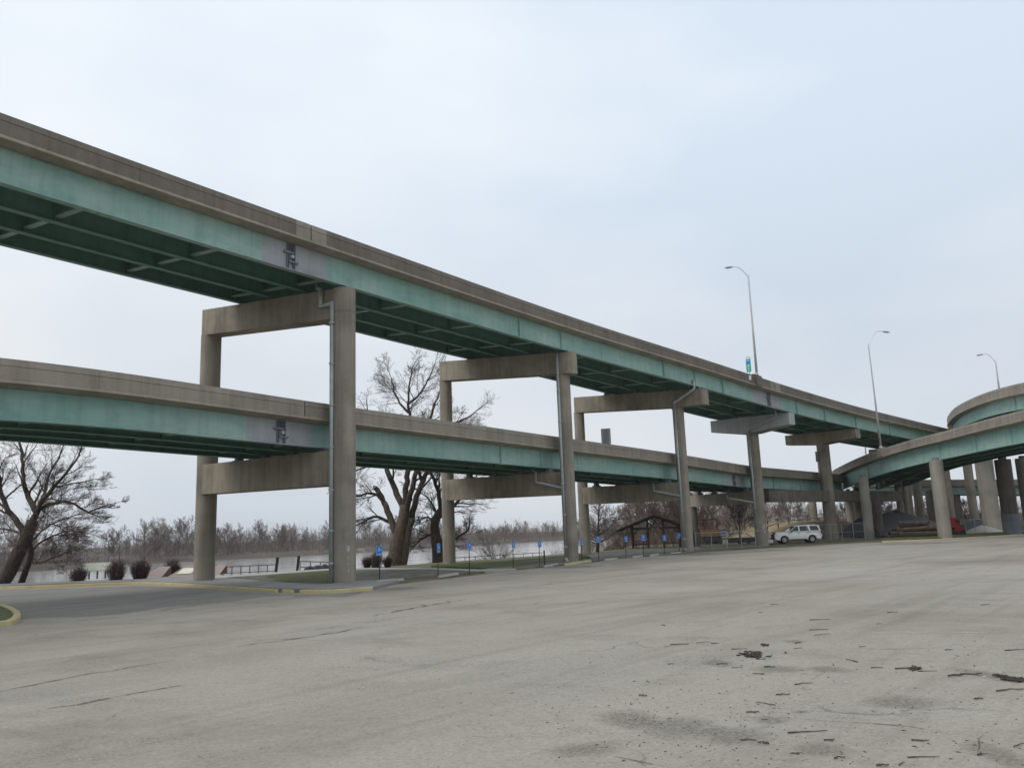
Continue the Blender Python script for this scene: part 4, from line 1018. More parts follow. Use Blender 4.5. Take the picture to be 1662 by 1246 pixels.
# thin conifer-shaped leafless tree by the third pier
rng = random.Random(3); d4 = 84.0; tk, cr_ = MB(), MB(); b = G(968, 895); z0 = th(*D(968, 880, d4)[:2])
top = D(972, 818, d4); bs_ = Vector((D(969, 880, d4).x, D(969, 880, d4).y, z0 - .1)); tk.tube([bs_, bs_.lerp(top, .5), top], [.2, .12, .025], 8)
for k in range(34):
    t = .16 + .82 * (k + rng.random()) / 34; c = bs_.lerp(top, t); a = rng.random() * 6.28; l = 3.3 * (1 - t) ** .8 + .25
    grow(cr_, c, Vector((math.cos(a), math.sin(a), .42 + .5 * t)).normalized(), l, .05 * (1 - t) + .02, 2, rng, dict(TP, up=.03, n=[0, 5, 6, 5, 5], rmin=.01))
grow(cr_, bs_.lerp(top, .35), Vector((.88, -.1, .42)).normalized(), 4.6, .07, 2, rng, dict(TP, up=.02, rmin=.012)); grow(cr_, bs_.lerp(top, .2), Vector((.95, -.05, .32)).normalized(), 4.6, .07, 2, rng, dict(TP, up=.04, rmin=.012))
tree_thing('bare_tree', 'bare conical tree with upswept limbs standing by the third pier', (bs_.x, bs_.y, z0), tk, cr_, (MAT['bark'], MAT['bark']))
# small round-headed bare tree near the fourth pier
def simple_tree(seed, h, r, levels=3, spread=.5, lean=(0, 0), P=None, nl=9, clear=.3):
    """a bare tree: leader that thins out, limbs swept up into a rounded head"""
    rng = random.Random(seed); tk, cr_ = MB(), MB(); P = P or dict(TP, rmin=.012)
    top = Vector((lean[0], lean[1], h * .72)); pts = [Vector((0, 0, -.3)), Vector((lean[0] * .2 + rng.gauss(0, .2), lean[1] * .2, h * .25)), top * .7 + Vector((rng.gauss(0, .35), rng.gauss(0, .35), 0)), top]
    q = smooth_line(pts, h / 14); rs = [r * (1 - .9 * i / (len(q) - 1)) for i in range(len(q))]; tk.tube(q, rs, 8)
    for k in range(nl):
        t = clear + (1 - clear) * (k + rng.random() * .8) / nl; i = min(len(q) - 1, int(t * (len(q) - 1))); a = k * 2.4 + rng.gauss(0, .4)
        el_ = .62 + .75 * t + rng.gauss(0, .13); v = Vector((math.cos(a) * math.cos(el_), math.sin(a) * math.cos(el_), math.sin(el_))).normalized()
        grow(cr_, q[i], v, h * spread * (.72 + .35 * math.sin(math.pi * min(1, .25 + t * .62))) * (.8 + .4 * rng.random()), rs[i] * .55 + .01, levels, rng, P)
    return tk, cr_
def place_tree(name, label, x, y, tk, cr_, mats, group=None, z=None):
    z = th(x, y) if z is None else z
    t = thing(name, label, 'tree', (0, 0, 0), group); tk.build('trunk', mats[0], t, smooth=True); cr_.build('crown', mats[1], t); t.location = (x, y, z); return t
p = D(1201, 880, 102); tk, cr_ = simple_tree(31, 5.6, .16, 3, .45, P=dict(TP, rmin=.014, up=.02), nl=12); place_tree('bare_tree', 'small dark round-headed bare tree between the third and fourth piers', p.x, p.y, tk, cr_, (MAT['bark_dark'], MAT['bark_dark']))
# thin young tree in front of the water by the drive bushes
p = D(206, 900, 63); tk, cr_ = simple_tree(17, 5.0, .09, 2, .45, P=dict(TP, rmin=.009, up=.10, n=[0, 5, 5, 5, 5]), nl=12, clear=.12); place_tree('young_tree', 'thin young bare tree rising between the dark bushes on the bank', p.x, p.y, tk, cr_, (MAT['bark'], MAT['twig_far']))
# leafless shrubs along the bank behind the railings
SHG = 'leafless shrubs on the river bank'
shr = []
for i in range(3):
    rng = random.Random(70 + i); mb = MB()
    for k in range(11):
        a = rng.random() * 6.28; grow(mb, Vector((rng.gauss(0, .15), rng.gauss(0, .15), -.2)), Vector((math.cos(a) * .6, math.sin(a) * .6, 1)).normalized(), 2.6 * (.7 + .5 * rng.random()), .035, 2, rng, dict(TP, up=.02, rmin=.010, n=[0, 5, 6, 5]))
    shr.append(mb)
first = [None] * 3
for j, (px, dd, sc, lab) in enumerate([(805, 79, 1.15, 'leafless shrub on the grassy bank right of the third blue sign'), (780, 81, .9, 'leafless shrub behind the railing beside the third blue sign'), (828, 82, .8, 'low leafless shrub behind the fourth blue sign'), (905, 92, 1.0, 'leafless shrub on the bank just before the drain pipe of the second pier'),
        (688, 76, .9, 'leafless shrub between the huge tree and the crooked one'), (672, 77, .75, 'low leafless shrub touching the huge tree trunk'), (340, 70, 1.0, 'leafless shrub behind the far column of the tallest pier'), (988, 93, 1.1, 'leafless shrub between conical tree and pavilion'), (1008, 95, 1.25, 'leafless shrub at the open end of the pavilion'), (958, 88, .8, 'leafless shrub at the foot of the third pier'), (935, 96, 1.2, 'leafless shrub in the slot between second and third piers'), (598, 74, .6, 'leafless shrub close behind the tallest column')]):
    k = j % 3; q = D(px, 880, dd); z = th(q.x, q.y)
    if first[k] is None: o = shr[k].build('leafless_shrub', MAT['bark'] if k else MAT['twig_far'], smooth=False); first[k] = o
    else: o = first[k].copy(); COL.objects.link(o)
    o.location = (q.x, q.y, z); o.scale = (sc, sc, sc); o.rotation_euler = (0, 0, j * 1.3); tag(o, lab, 'shrub', SHG, 'thing')
# clipped dark barberry bushes
def bush(seed, r, h):
    rng = random.Random(seed); mb = MB()
    for k in range(170):
        a = rng.random() * 6.283; u = rng.random() ** .6; tip = Vector((math.cos(a) * r * u, math.sin(a) * r * u, h * (.55 + .45 * math.sqrt(max(0, 1 - .85 * u * u))) * (.72 + .4 * rng.random())))
        b0 = Vector((math.cos(a) * r * .5 * rng.random(), math.sin(a) * r * .5 * rng.random(), -.1)); mid = b0.lerp(tip, .55) + Vector((math.cos(a), math.sin(a), 0)) * (r * .02) + rvec(rng) * .05
        mb.tube([b0, mid, tip], [.014, .010, .006], 3, cap=False)
        for m in range(4):
            c = mid.lerp(tip, rng.random()); mb.tube([c, c + (rvec(rng) * .12 + Vector((0, 0, .1)))], [.008, .005], 3, cap=False)
    return mb
bproto = [bush(1, .58, 1.15), bush(2, .62, 1.25)]; bfirst = [None, None]
for j, (px, py, sc, lab) in enumerate([(127, 944.5, 1.0, 'dark clipped bush at the free end of the cream information board'), (188, 943, 1.05, 'dark clipped bush close against the other end of the information board'), (227, 941, 1.15, 'dark round bush beside the red-brown stone plinth'), (279, 934, 1.05, 'dark flat-topped bush rising behind the stone plinths'),
        (596, 921.5, .75, 'dark bush touching the tallest column'), (611, 921, .9, 'dark bush behind the nearest blue sign'), (629, 919.5, .7, 'dark bush against the huge tree trunk')]):
    g = G(px, py); k = j % 2
    if bfirst[k] is None: o = bproto[k].build('barberry_bush', MAT['bush']); bfirst[k] = o
    else: o = bfirst[k].copy(); COL.objects.link(o)
    o.location = (g.x, g.y, max(th(g.x, g.y), -.22) - .05); o.scale = (sc,) * 3; o.rotation_euler = (0, 0, j * .9); tag(o, lab, 'bush', 'clipped bushes by the drive', 'thing')

# woods: five kinds of far tree, copied along both banks
FP = dict(TP, rmin=.024, up=.06, n=[0, 5, 6, 6, 5], ang=36, wob=.13, len=.56)
kinds = [simple_tree(101, 14, .22, 3, .36, P=FP, nl=11, clear=.22), simple_tree(102, 12, .2, 3, .46, P=FP, nl=10, clear=.12), simple_tree(103, 15, .30, 3, .40, P=dict(FP, rmin=.03), nl=11, clear=.3),
         simple_tree(104, 9, .14, 3, .56, P=FP, nl=10, clear=.06), simple_tree(105, 13, .2, 3, .38, (1.4, .5), P=FP, nl=11, clear=.2)]
kmats = [(MAT['bark'], MAT['twig_far']), (MAT['bark'], MAT['twig_far']), (MAT['twig_pale'], MAT['twig_pale']), (MAT['bark'], MAT['twig_red']), (MAT['bark_dark'], MAT['twig_far'])]
FAR_LAB = ['tall brown bare tree in the wood along the far bank', 'broad brown bare tree in the wood along the far bank', 'pale-barked sycamore standing out in the far bank wood', 'low reddish bare tree in front of the far bank wood', 'leaning dark bare tree in the wood along the far bank']
NEAR_LAB = ['tall brown bare tree in the wood behind the piers', 'broad brown bare tree in the wood behind the piers', 'pale-barked tree in the wood behind the piers', 'low reddish bare tree at the foot of the wooded slope', 'leaning dark bare tree in the wood behind the piers']
protos = {}
def wood_tree(k, x, y, sc, rot, near):
    z = th(x, y) - .1; lab = (NEAR_LAB if near else FAR_LAB)[k]; grp = 'bare trees in the wood behind the piers' if near else 'bare trees of the far bank wood'
    if k not in protos:
        t = place_tree('bare_tree', lab, x, y, kinds[k][0], kinds[k][1], kmats[k], grp, z); protos[k] = (t, [c for c in t.children])
    else:
        src, ch = protos[k]; t = src.copy(); COL.objects.link(t); t.location = (x, y, z)
        for c in ch:
            q = c.copy(); COL.objects.link(q); q.parent = t
        tag(t, lab, 'tree', grp, 'thing')
    t.scale = (sc, sc, sc); t.rotation_euler = (0, 0, rot)
rng = random.Random(77)
for i in range(200):                       # far bank, along the shore line and behind it
    t = rng.random(); a = int(1 + t * 8.2); f = t * 8.2 + 1 - a; A_, B_ = Vector(SHORE[a]), Vector(SHORE[a + 1]); q = A_.lerp(B_, f); n = (B_ - A_).normalized(); n = Vector((-n.y, n.x))
    o = 8 + 46 * rng.random() ** 1.2; x, y = q.x + n.x * o, q.y + n.y * o
    k = rng.choice([0, 0, 1, 1, 3, 3, 4, 2]) if o > 18 else rng.choice([3, 3, 0, 1]); u = proj((x, y, -2))
    if not (-60 < u[0] < 1010): continue
    hgt = 1.0 if u[0] < 700 else .95
    wood_tree(k, x, y, hgt * (.5 + .66 * rng.random() ** 1.6), rng.random() * 6.28, False)
for i in range(86):                        # wooded slope behind the piers
    px = 1015 + 640 * rng.random(); dd = 118 + 60 * rng.random()
    if px < 1110: dd = 112 + 25 * rng.random()
    q = D(px, 850, dd); x, y = q.x, q.y
    if signed(np.array([x]), np.array([y]), CREST)[0] > 2: continue
    if dd < 128 and px > 1440: continue
    wood_tree(rng.choice([0, 1, 1, 3, 3, 4]), x, y, (.5 + .3 * rng.random()) * (.9 if px < 1140 else (.72 if px < 1225 else .50)), rng.random() * 6.28, True)
# undergrowth that nobody could count
def brush(name, pts_fn, n, hmin, hmax, rad, mat, seed):
    rng = random.Random(seed); mb = MB()
    for i in range(n):
        x, y = pts_fn(rng); z = th(x, y) if i % 4 == 0 or True else 0
        h = (hmin + (hmax - hmin) * rng.random() ** 1.6) * (.75 + .45 * math.sin(x * .09 + 1.3) * math.sin(y * .07) + .25 * math.sin(x * .31 + y * .23)); d = Vector((rng.gauss(0, .22), rng.gauss(0, .22), 1)).normalized(); p0 = Vector((x, y, z - .1)); p1 = p0 + d * h * .6; p2 = p1 + (d + rvec(rng) * .25).normalized() * h * .4
        mb.tube([p0, p1, p2], [rad, rad * .8, rad * .4], 3, cap=False)
        for m in range(3):
            c = p0.lerp(p2, .35 + .6 * rng.random()); mb.tube([c, c + (rvec(rng) * .6 + Vector((0, 0, .9))).normalized() * h * .3], [rad * .6, rad * .3], 3, cap=False)
    return tag(mb.build(name, mat), kind='stuff')
def far_pt(rng):
    t = rng.random() * 8.3; a = int(1 + t); f = t + 1 - a; A_, B_ = Vector(SHORE[a]), Vector(SHORE[a + 1]); q = A_.lerp(B_, f); n = (B_ - A_).normalized(); o = 2 + 50 * rng.random() ** 1.4
    return q.x - n.y * o, q.y + n.x * o
brush('far_undergrowth', far_pt, 6500, 1.5, 6.5, .05, MAT['undergrowth'], 5)
brush('far_brushwood', far_pt, 4200, 2.0, 7.5, .045, MAT['twig_far'], 6)
def far_pt2(rng):
    t = rng.random() * 8.3; a = int(1 + t); f = t + 1 - a; A_, B_ = Vector(SHORE[a]), Vector(SHORE[a + 1]); q = A_.lerp(B_, f); n = (B_ - A_).normalized(); o = 28 + 130 * rng.random()
    return q.x - n.y * o, q.y + n.x * o
brush('far_wood', far_pt2, 7000, 5.5, 12.5, .07, MAT['twig_far'], 16)
def near_pt(rng):
    while True:
        px = 1010 + 650 * rng.random(); dd = (112 + 30 * rng.random()) if px < 1150 else (124 + 50 * rng.random()); q = D(px, 850, dd)
        if not (px > 1440 and dd < 130): return q.x, q.y
brush('slope_undergrowth', near_pt, 3400, 1.5, 5.5, .025, MAT['twig_far'], 7)
def near_pt2(rng):
    px = 955 + 180 * rng.random(); q = D(px, 850, 94 + 22 * rng.random()); return q.x, q.y
brush('bank_undergrowth', near_pt2, 1100, .8, 3.2, .012, MAT['twig_red'], 8)

# ------------------------------------------------------------------ light poles and signs on the ramps
def light_pole(label, base, top, head, pedestal_of=None):
    """galvanised pole from base to top with a curved arm ending in a cobra head at head"""
    base, top, head = Vector(base), Vector(top), Vector(head)
    t = thing('light_pole', label, 'light pole', base, 'light poles of the interchange'); d = (top - base)
    MB().tube([base, base.lerp(top, .5), top, top + Vector((0, 0, .28))], [.125, .098, .072, .07], 12).build('pole', MAT['pole'], t, smooth=True)
    MB().lathe((base.x, base.y, base.z), [(.2, 0), (.2, .05), (.15, .09), (.15, .22)], 16).build('base_flange', MAT['pole'], t)
    v = head - top; h = Vector((v.x, v.y, 0)); L = h.length; h.normalize()
    arm = [top + Vector((0, 0, -.05)), top + h * L * .25 + Vector((0, 0, v.z * .55)), top + h * L * .45 + Vector((0, 0, v.z * .88)), top + h * L * .62 + Vector((0, 0, v.z * 1.02)), top + h * L * .8 + Vector((0, 0, v.z * 1.04)), head]
    MB().tube(smooth_line(arm, .15), .035, 8).build('arm', MAT['pole'], t, smooth=True)
    hd = MB(); n = 9; sec = []; sd_ = Vector((-h.y, h.x, 0))
    for k in range(n):
        u = k / (n - 1); c = head + h * (u * .78 - .08) + Vector((0, 0, -.10 * u)); w = .06 + .14 * math.sin(math.pi * min(1, .15 + u * .8)); hh = .05 + .06 * math.sin(math.pi * min(1, .1 + u * .8))
        o = len(hd.v)
        for j in range(12):
            a = 2 * math.pi * j / 12; hd.v.append(tuple(c + sd_ * (math.cos(a) * w) + Vector((0, 0, math.sin(a) * hh))))
        if k:
            for j in range(12): hd.f.append((o - 12 + j, o - 12 + (j + 1) % 12, o + (j + 1) % 12, o + j))
    hd.f.append(tuple(range(12))[::-1]); hd.f.append(tuple(len(hd.v) - 12 + j for j in range(12)))
    ho = hd.build('lamp_head', MAT['lamp'], t, smooth=True)
    c = head + h * .42 + Vector((0, 0, -.13)); ln = MB(); ln.lathe((c.x, c.y, c.z - .07), [(.05, 0), (.11, .03), (.13, .09)], 14); ln.build('lens', MAT['lens'], ho, smooth=True)
    return t
def edge_point(path, px, a=0.13, dz=0.0):
    q = path.s_at_px(px); fr = path.frame(q); return Vector(fr(a, dz)), q
def pedestal(ramp, q, name='pole_pedestal', w=.95):
    fr0, fr1 = ramp.path.frame(q - w / 2), ramp.path.frame(q + w / 2); mb = MB()
    pr = [(.3, .16), (-.02, .16), (-.2, .05), (-.26, -.1), (-.26, -ramp.par - .06), (-.1, -ramp.par - ramp.led - .06), (.3, -ramp.par)]
    mb.sweep([fr0, ramp.path.frame(q - w / 2 + .06), ramp.path.frame(q + w / 2 - .06), fr1], pr); mb.f = [f[::-1] for f in mb.f]
    return mb.build(name, MAT['parapet'] if ramp is up_ramp else MAT['parapet_loop'], ramp.root)
bp, q = edge_point(UPP, 1228.5, 0.0, .16); pedestal(up_ramp, q); dd = proj(bp)[2]
light_pole('tall light pole standing on the upper ramp beside the blue and green mile sign', bp, D(1214.5, 449, dd), D(1187, 433.5, dd - .4))
bp, q = edge_point(LPP, 1430, 0.0, .16); pedestal(lo2, q); dd = proj(bp)[2]
light_pole('tall light pole on the curved loop ramp parapet, arm reaching away from the long ramp', bp, D(1409.5, 561, dd), D(1434, 538, dd + .4))
bp, q = edge_point(HPP, 1622.5, 0, .0); dd = proj(bp)[2] + 8.6; bp = D(1622.8, 640, dd)
light_pole('short-looking light pole on the far side of the highest curving ramp', bp, D(1616, 588, dd), D(1594, 575, dd))
fp = D(1405.5, 738, 150); light_pole('very distant thin light pole glimpsed in the gap below the upper ramp', fp, D(1403, 712, 150), D(1397, 707, 150))

def text_mesh(txt, size):
    cu = bpy.data.curves.new('t', 'FONT'); cu.body = txt; cu.size = size; cu.align_x = 'CENTER'; cu.align_y = 'CENTER'; cu.extrude = .002
    o = bpy.data.objects.new('t', cu); COL.objects.link(o); me = bpy.data.meshes.new_from_object(o.evaluated_get(bpy.context.evaluated_depsgraph_get()))
    vs = [tuple(v.co) for v in me.vertices]; fs = [tuple(p.vertices) for p in me.polygons]; bpy.data.objects.remove(o); return vs, fs
def on_panel(c, right, up, nrm, vs, fs, lift=.006):
    mb = MB(); mb.add([Vector(c) + right * v[0] + up * v[1] + nrm * (v[2] + lift) for v in vs], fs); return mb
# small mile sign on the upper parapet
bp, q = edge_point(UPP, 1216.5, -.03, -.35); dd = proj(bp)[2]; t = thing('mile_sign', 'narrow blue and green mile marker sign on the upper ramp parapet', 'sign', bp)
cs = D(1215.3, 591.5, dd); tv = Vector((-bp.x, -bp.y, 0)).normalized(); rt = Vector((-tv.y, tv.x, 0)); up = Vector((0, 0, 1))
tv2 = (tv * math.cos(.75) + rt * -math.sin(.75)); rt2 = Vector((-tv2.y, tv2.x, 0)); hz = 25 * dd / FPX / 2; wx = .29
MB().tube([bp, Vector((cs.x, cs.y, cs.z + hz))], .03, 8).build('post', MAT['galv'], t)
MB().box((bp.x, bp.y, bp.z - .05), (.22, .2, .42), math.atan2(tv.y, tv.x)).build('bracket', MAT['pole'], t)
pn = MB().box(cs + tv2 * .05, (wx * 2, .02, hz * 2), ax=(rt2, tv2, up)).build('panel', MAT['signgreen'], t); fc = cs + tv2 * .062
on_panel(fc + up * hz * .82, rt2, up, tv2, [(-wx * .95, -hz * .1, 0), (wx * .95, -hz * .1, 0), (wx * .95, hz * .1, 0), (-wx * .95, hz * .1, 0)], [(0, 1, 2, 3)]).build('white_band', MAT['signwhite'], pn)
sh = [(-.24, .2), (-.12, .24), (0, .2), (.12, .24), (.24, .2), (.25, 0), (.18, -.18), (0, -.28), (-.18, -.18), (-.25, 0)]
on_panel(fc + up * hz * .42, rt2, up, tv2, [(x * .9, y * 1.0, 0) for x, y in sh], [tuple(range(len(sh)))[::-1]]).build('shield', MAT['signblue'], pn)
on_panel(fc + up * hz * .50, rt2, up, tv2, [(-.2, -.02, .002), (.2, -.02, .002), (.2, .03, .002), (-.2, .03, .002)], [(0, 1, 2, 3)]).build('shield_stripe', MAT['signwhite'], pn)
for zz, tx in ((-.18, '4'), (-.68, '2')):
    vs, fs = text_mesh(tx, .48); on_panel(fc + up * hz * zz, rt2, up, tv2, vs, fs).build('numeral', MAT['signwhite'], pn)
# backs of two panels on the lower ramp
def back_sign(name, label, c, w, h, rot, base_z, posts=2):
    t = thing(name, label, 'sign', (c.x, c.y, base_z)); ax = (Vector((math.cos(rot), math.sin(rot), 0)), Vector((-math.sin(rot), math.cos(rot), 0)), Vector((0, 0, 1)))
    MB().box(c, (w, .03, h), ax=ax).build('panel', MAT['signback'], t)
    for k in range(posts):
        x = (k - (posts - 1) / 2) * w * .72; p_ = c + ax[0] * x - ax[1] * .05; MB().box(((p_.x), p_.y, (base_z + c.z + h / 2) / 2), (.07, .06, c.z + h / 2 - base_z), rot).build('post', MAT['galv'], t)
    return t
q = LOP.s_at_px(984); fr = LOP.frame(q); c = D(983.5, 708, proj(fr(1.4, 0))[2]); back_sign('sign_back', 'grey back of a road sign with two posts on the lower ramp', c, .75, 1.25, -.25, fr(1.4, -.8)[2])
q = LOP.s_at_px(1318); fr = LOP.frame(q); c = D(1326, 741, proj(fr(.3, 0))[2] - .2); back_sign('sign_back', 'small grey sign on one post by the thick pier at the ramp fork', c, .40, 1.25, .3, fr(.3, -.5)[2], 1)

# ------------------------------------------------------------------ accessible parking signs
def acc_symbol(sc):
    """wheelchair figure as flat strokes"""
    mb = MB(); vs = []
    def stroke(pts, w):
        for a, b in zip(pts, pts[1:]):
            a, b = Vector((a[0], a[1], 0)), Vector((b[0], b[1], 0)); d = (b - a).normalized(); n = Vector((-d.y, d.x, 0)) * w / 2; mb.add([a - n - d * w * .2, b - n + d * w * .2, b + n + d * w * .2, a + n - d * w * .2], [(0, 1, 2, 3)])
    mb.add([(-.02 + .05 * math.cos(k * .7854), .30 + .05 * math.sin(k * .7854), 0) for k in range(8)], [tuple(range(8))])
    stroke([(-.02, .24), (-.01, .06), (.12, .06), (.18, -.12), (.23, -.10)], .05); stroke([(-.02, .16), (.10, .15)], .04)
    stroke([(.01 + .155 * math.cos(a), -.07 + .155 * math.sin(a)) for a in [R(x) for x in range(115, 345, 20)]], .04)
    mb.v = [(x * sc, y * sc, z) for x, y, z in mb.v]; return mb
SIGNS = [(616.5, 943, 885, 901, 'nearest blue accessible parking sign, standing alone just past the tallest column'), (711, 936, 881.5, 896.5, 'blue accessible sign turned half edge-on in front of the crooked tree'),
         (762, 930.5, 879.5, 891, 'blue accessible sign right of the second pier far column, shrub behind it'), (833, 923.2, 878.5, 889.5, 'blue accessible sign alone against the wide river water'),
         (875.7, 920.5, 877.5, 888, 'blue accessible sign on the lawn beside a short bare post'), (944.3, 912.3, 874, 884, 'blue accessible sign close behind the yellow kerb of the second pier'),
         (971.5, 910.5, 869.8, 880, 'bright blue accessible sign in front of the conical bare tree'), (1016, 906, 870, 879, 'blue accessible sign at the open left eave of the pavilion'),
         (1044.5, 903.2, 867.5, 877.2, 'dull blue accessible sign seen through the first bay of the pavilion'), (1078.3, 900, 868, 877, 'purplish blue accessible sign in front of the middle pavilion posts'), (1102.5, 897.5, 864.5, 873.5, 'tilted blue accessible sign close by the third pier drain pipe')]
SIGNS[7] = SIGNS[7][:4] + ('blue accessible sign at the outer eave of the pavilion',); SIGNS[2] = SIGNS[2][:4] + ('blue accessible sign with a shrub behind it, just past the second pier',)
sym = acc_symbol(1.0)
for j, (px, py, y0, y1, lab) in enumerate(SIGNS):
    g = G(px, py); dd = proj(g)[2]; z0 = zg(g.x, g.y); t = thing('accessible_sign', lab, 'sign', (g.x, g.y, z0), 'blue accessible parking signs along the lot')
    tp = D(px - .6, y0 - 2, dd).z; bt = D(px, y1, dd).z; tp2 = D(px, y0, dd).z; yaw = math.atan2(-g.y, -g.x) + [.35, 1.0, .3, .75, .6, 1.0, .1, .6, .2, .5, -.3][j]
    lean = Vector(D(px - (2.2 if j == 0 else .6), y0, dd)) - Vector((g.x, g.y, tp2)); lean.z = 0
    top = Vector((g.x, g.y, tp)) + lean; MB().bar((g.x, g.y, z0 - .1), top, .055, .045, (1, 0, 0)).build('post', MAT['post'], t)
    n = Vector((math.cos(yaw), math.sin(yaw), 0)); rt = Vector((-n.y, n.x, 0)); hh = (tp2 - bt) / 2; ww = hh * .64; c = Vector((g.x, g.y, (tp2 + bt) / 2)) + lean * .85 + n * .05
    if j == 10: upv = (Vector((0, 0, 1)) + rt * .35).normalized(); rtv = upv.cross(n) * -1
    else: upv, rtv = Vector((0, 0, 1)), rt
    rtv = upv.cross(n)
    pn = MB().box(c, (ww * 2, .012, hh * 2), ax=(rtv, n, upv)).build('panel', MAT['signblue'], t)
    on_panel(c + upv * hh * .18 , rtv, upv, n, [(x * hh * 1.4, y * hh * 1.4, 0) for x, y, z in sym.v], sym.f, .009).build('wheelchair_symbol', MAT['signwhite'], pn)
    br = MB(); e_ = .93
    for (x0, x1, yy0, yy1) in ((-e_, e_, .94, .97), (-e_, e_, -.97, -.94), (-e_, -e_ + .04, -.95, .95), (e_ - .04, e_, -.95, .95), (-.55, .55, -.76, -.68)):
        br.add([c + rtv * (x * ww) + upv * (y * hh) + n * .0095 for x, y in ((x0, yy0), (x1, yy0), (x1, yy1), (x0, yy1))], [(0, 1, 2, 3)])
    br.build('white_border', MAT['signwhite'], pn)
g = G(884, 918.5); t = thing('short_post', 'short bare dark post on the lawn next to a blue sign', 'post', (g.x, g.y, zg(g.x, g.y))); MB().bar((g.x, g.y, g.z - .1), (g.x, g.y, g.z + .95), .09, .09, (1, 0, 0)).build('post_shaft', MAT['post'], t); MB().box((g.x, g.y, g.z + .97), (.11, .11, .04)).build('post_cap', MAT['post'], t)

# ------------------------------------------------------------------ wheel stops along the lot edge
def wheel_stop(label, p0, p1, mat, h=.13):
    a, b = G(*p0), G(*p1); d = (b - a).normalized(); n = Vector((-d.y, d.x, 0)); z = zg(a.x, a.y) + .004; L = (b - a).length; mb = MB()
    pr = [(-.09, 0), (-.09, .03), (-.05, h), (.05, h), (.09, .03), (.09, 0)]
    mb.sweep([(lambda u, v, q=q, s_=s_: (q.x + n.x * u * s_, q.y + n.y * u * s_, z + v * s_ if v else z)) for q, s_ in ((a, .55), (a + d * .05, 1), (a + d * (L * .5 - .02), 1), (a + d * (L * .5), .96), (a + d * (L * .5 + .02), 1), (b - d * .05, 1), (b, .55))], pr); mb.f = [f[::-1] for f in mb.f]
    o = mb.build('wheel_stop', mat, loc=(a.x, a.y, z)); return tag(o, label, 'wheel stop', 'wheel stops at the edge of the lot', 'thing')
wheel_stop('pale concrete wheel stop in front of the nearest blue sign', (612, 946.5), (655, 942), MAT['stopconc'])
wheel_stop('pale concrete wheel stop just past the half-turned blue sign', (712, 937.5), (743, 932.5), MAT['stopconc'])
wheel_stop('pale concrete wheel stop by the short bare post', (884, 920.5), (905, 917), MAT['stopconc'])
wheel_stop('yellow wheel stop hugging the foot of the second pier', (917, 918), (959, 911.5), MAT['kerb'], .16)
wheel_stop('pale concrete wheel stop below the conical bare tree', (982, 910), (1001, 907.3), MAT['stopconc'])
wheel_stop('flaking wheel stop in front of the pavilion opening', (1027, 905.5), (1043, 903), MAT['stopconc'])
wheel_stop('whitish wheel stop below the middle pavilion posts', (1055, 903), (1069, 900.8), MAT['stopconc'])
wheel_stop('pale wheel stop ending at the third pier', (1089, 899.6), (1104, 897.6), MAT['stopconc'])

# ------------------------------------------------------------------ wooden pavilion
pa = D(1010, 880, 92.0); pc = D(1064, 880, 91.0); gz = zg(pc.x, pc.y)
t = thing('pavilion', 'dark timber picnic pavilion with a gabled roof and crossed braces', 'pavilion', (pc.x, pc.y, gz))
ang = -.165; ux = Vector((math.cos(ang), math.sin(ang), 0)); uy = Vector((-math.sin(ang), math.cos(ang), 0)); B_ = Vector((pc.x, pc.y, gz))
def pv(x, y, z): return B_ + ux * x + uy * y + Vector((0, 0, z))
RZ, EZ = 3.55, 2.05
for sgn in (-1, 1):
    rf = MB(); e = 4.35 if sgn < 0 else 4.0
    rf.add([pv(0, -.6, RZ), pv(sgn * e, -.6, EZ - .1 * (sgn < 0)), pv(sgn * e, 4.6, EZ - .1 * (sgn < 0)), pv(0, 4.6, RZ)] + [pv(0, -.6, RZ + .13), pv(sgn * e, -.6, EZ + .13 - .1 * (sgn < 0)), pv(sgn * e, 4.6, EZ + .13 - .1 * (sgn < 0)), pv(0, 4.6, RZ + .13)], [(0, 1, 2, 3), (7, 6, 5, 4), (0, 4, 5, 1), (1, 5, 6, 2), (2, 6, 7, 3), (3, 7, 4, 0)])
    rf.build('roof', MAT['roof'], t)
for x in (-2.55, -.85 + .05, .95, 2.75):
    for y in ((0, 4.0)): MB().bar(pv(x, y, 0), pv(x, y, EZ + (4.35 - abs(x)) / 4.35 * (RZ - EZ) - .12), .17, .17, (1, 0, 0)).build('post', MAT['timber'], t)
for y in (0, 4.0):
    MB().bar(pv(-2.75, y - .02, 2.15), pv(-.45, y - .02, 2.15), .14, .24).build('tie_beam', MAT['timber'], t); MB().bar(pv(.55, y - .02, 2.15), pv(2.95, y - .02, 2.15), .14, .24).build('tie_beam', MAT['timber'], t)
    for (x0, z0, x1, z1) in ((-.95, 1.55, .35, 3.3), (1.2, 1.6, -.3, 3.3), (-1.0, 3.05, .1, 2.15), (1.05, 3.1, .1, 2.15), (-2.5, 1.5, -1.9, 2.05), (2.7, 1.5, 2.1, 2.05)):
        MB().bar(pv(x0, y - .16, z0), pv(x1, y - .16, z1), .1, .16, (0, 1, 0)).build('brace', MAT['timber'], t)
    for sgn in (-1, 1): MB().bar(pv(0, y - .3, RZ - .1), pv(sgn * (4.25 if sgn < 0 else 3.95), y - .3, EZ - .1 - .08 * (sgn < 0)), .12, .22, (0, 1, 0)).build('rafter', MAT['timber'], t)
for x in (-2.55, 2.75): MB().bar(pv(x, 0, .45), pv(x, 4, .45), .08, .12).build('side_rail', MAT['timber'], t)
MB().bar(pv(-2.5, .05, .42), pv(-.9, .05, .42), .08, .1).build('side_rail', MAT['timber'], t); MB().bar(pv(1.0, .05, .48), pv(2.7, .05, .48), .08, .1).build('side_rail', MAT['timber'], t)
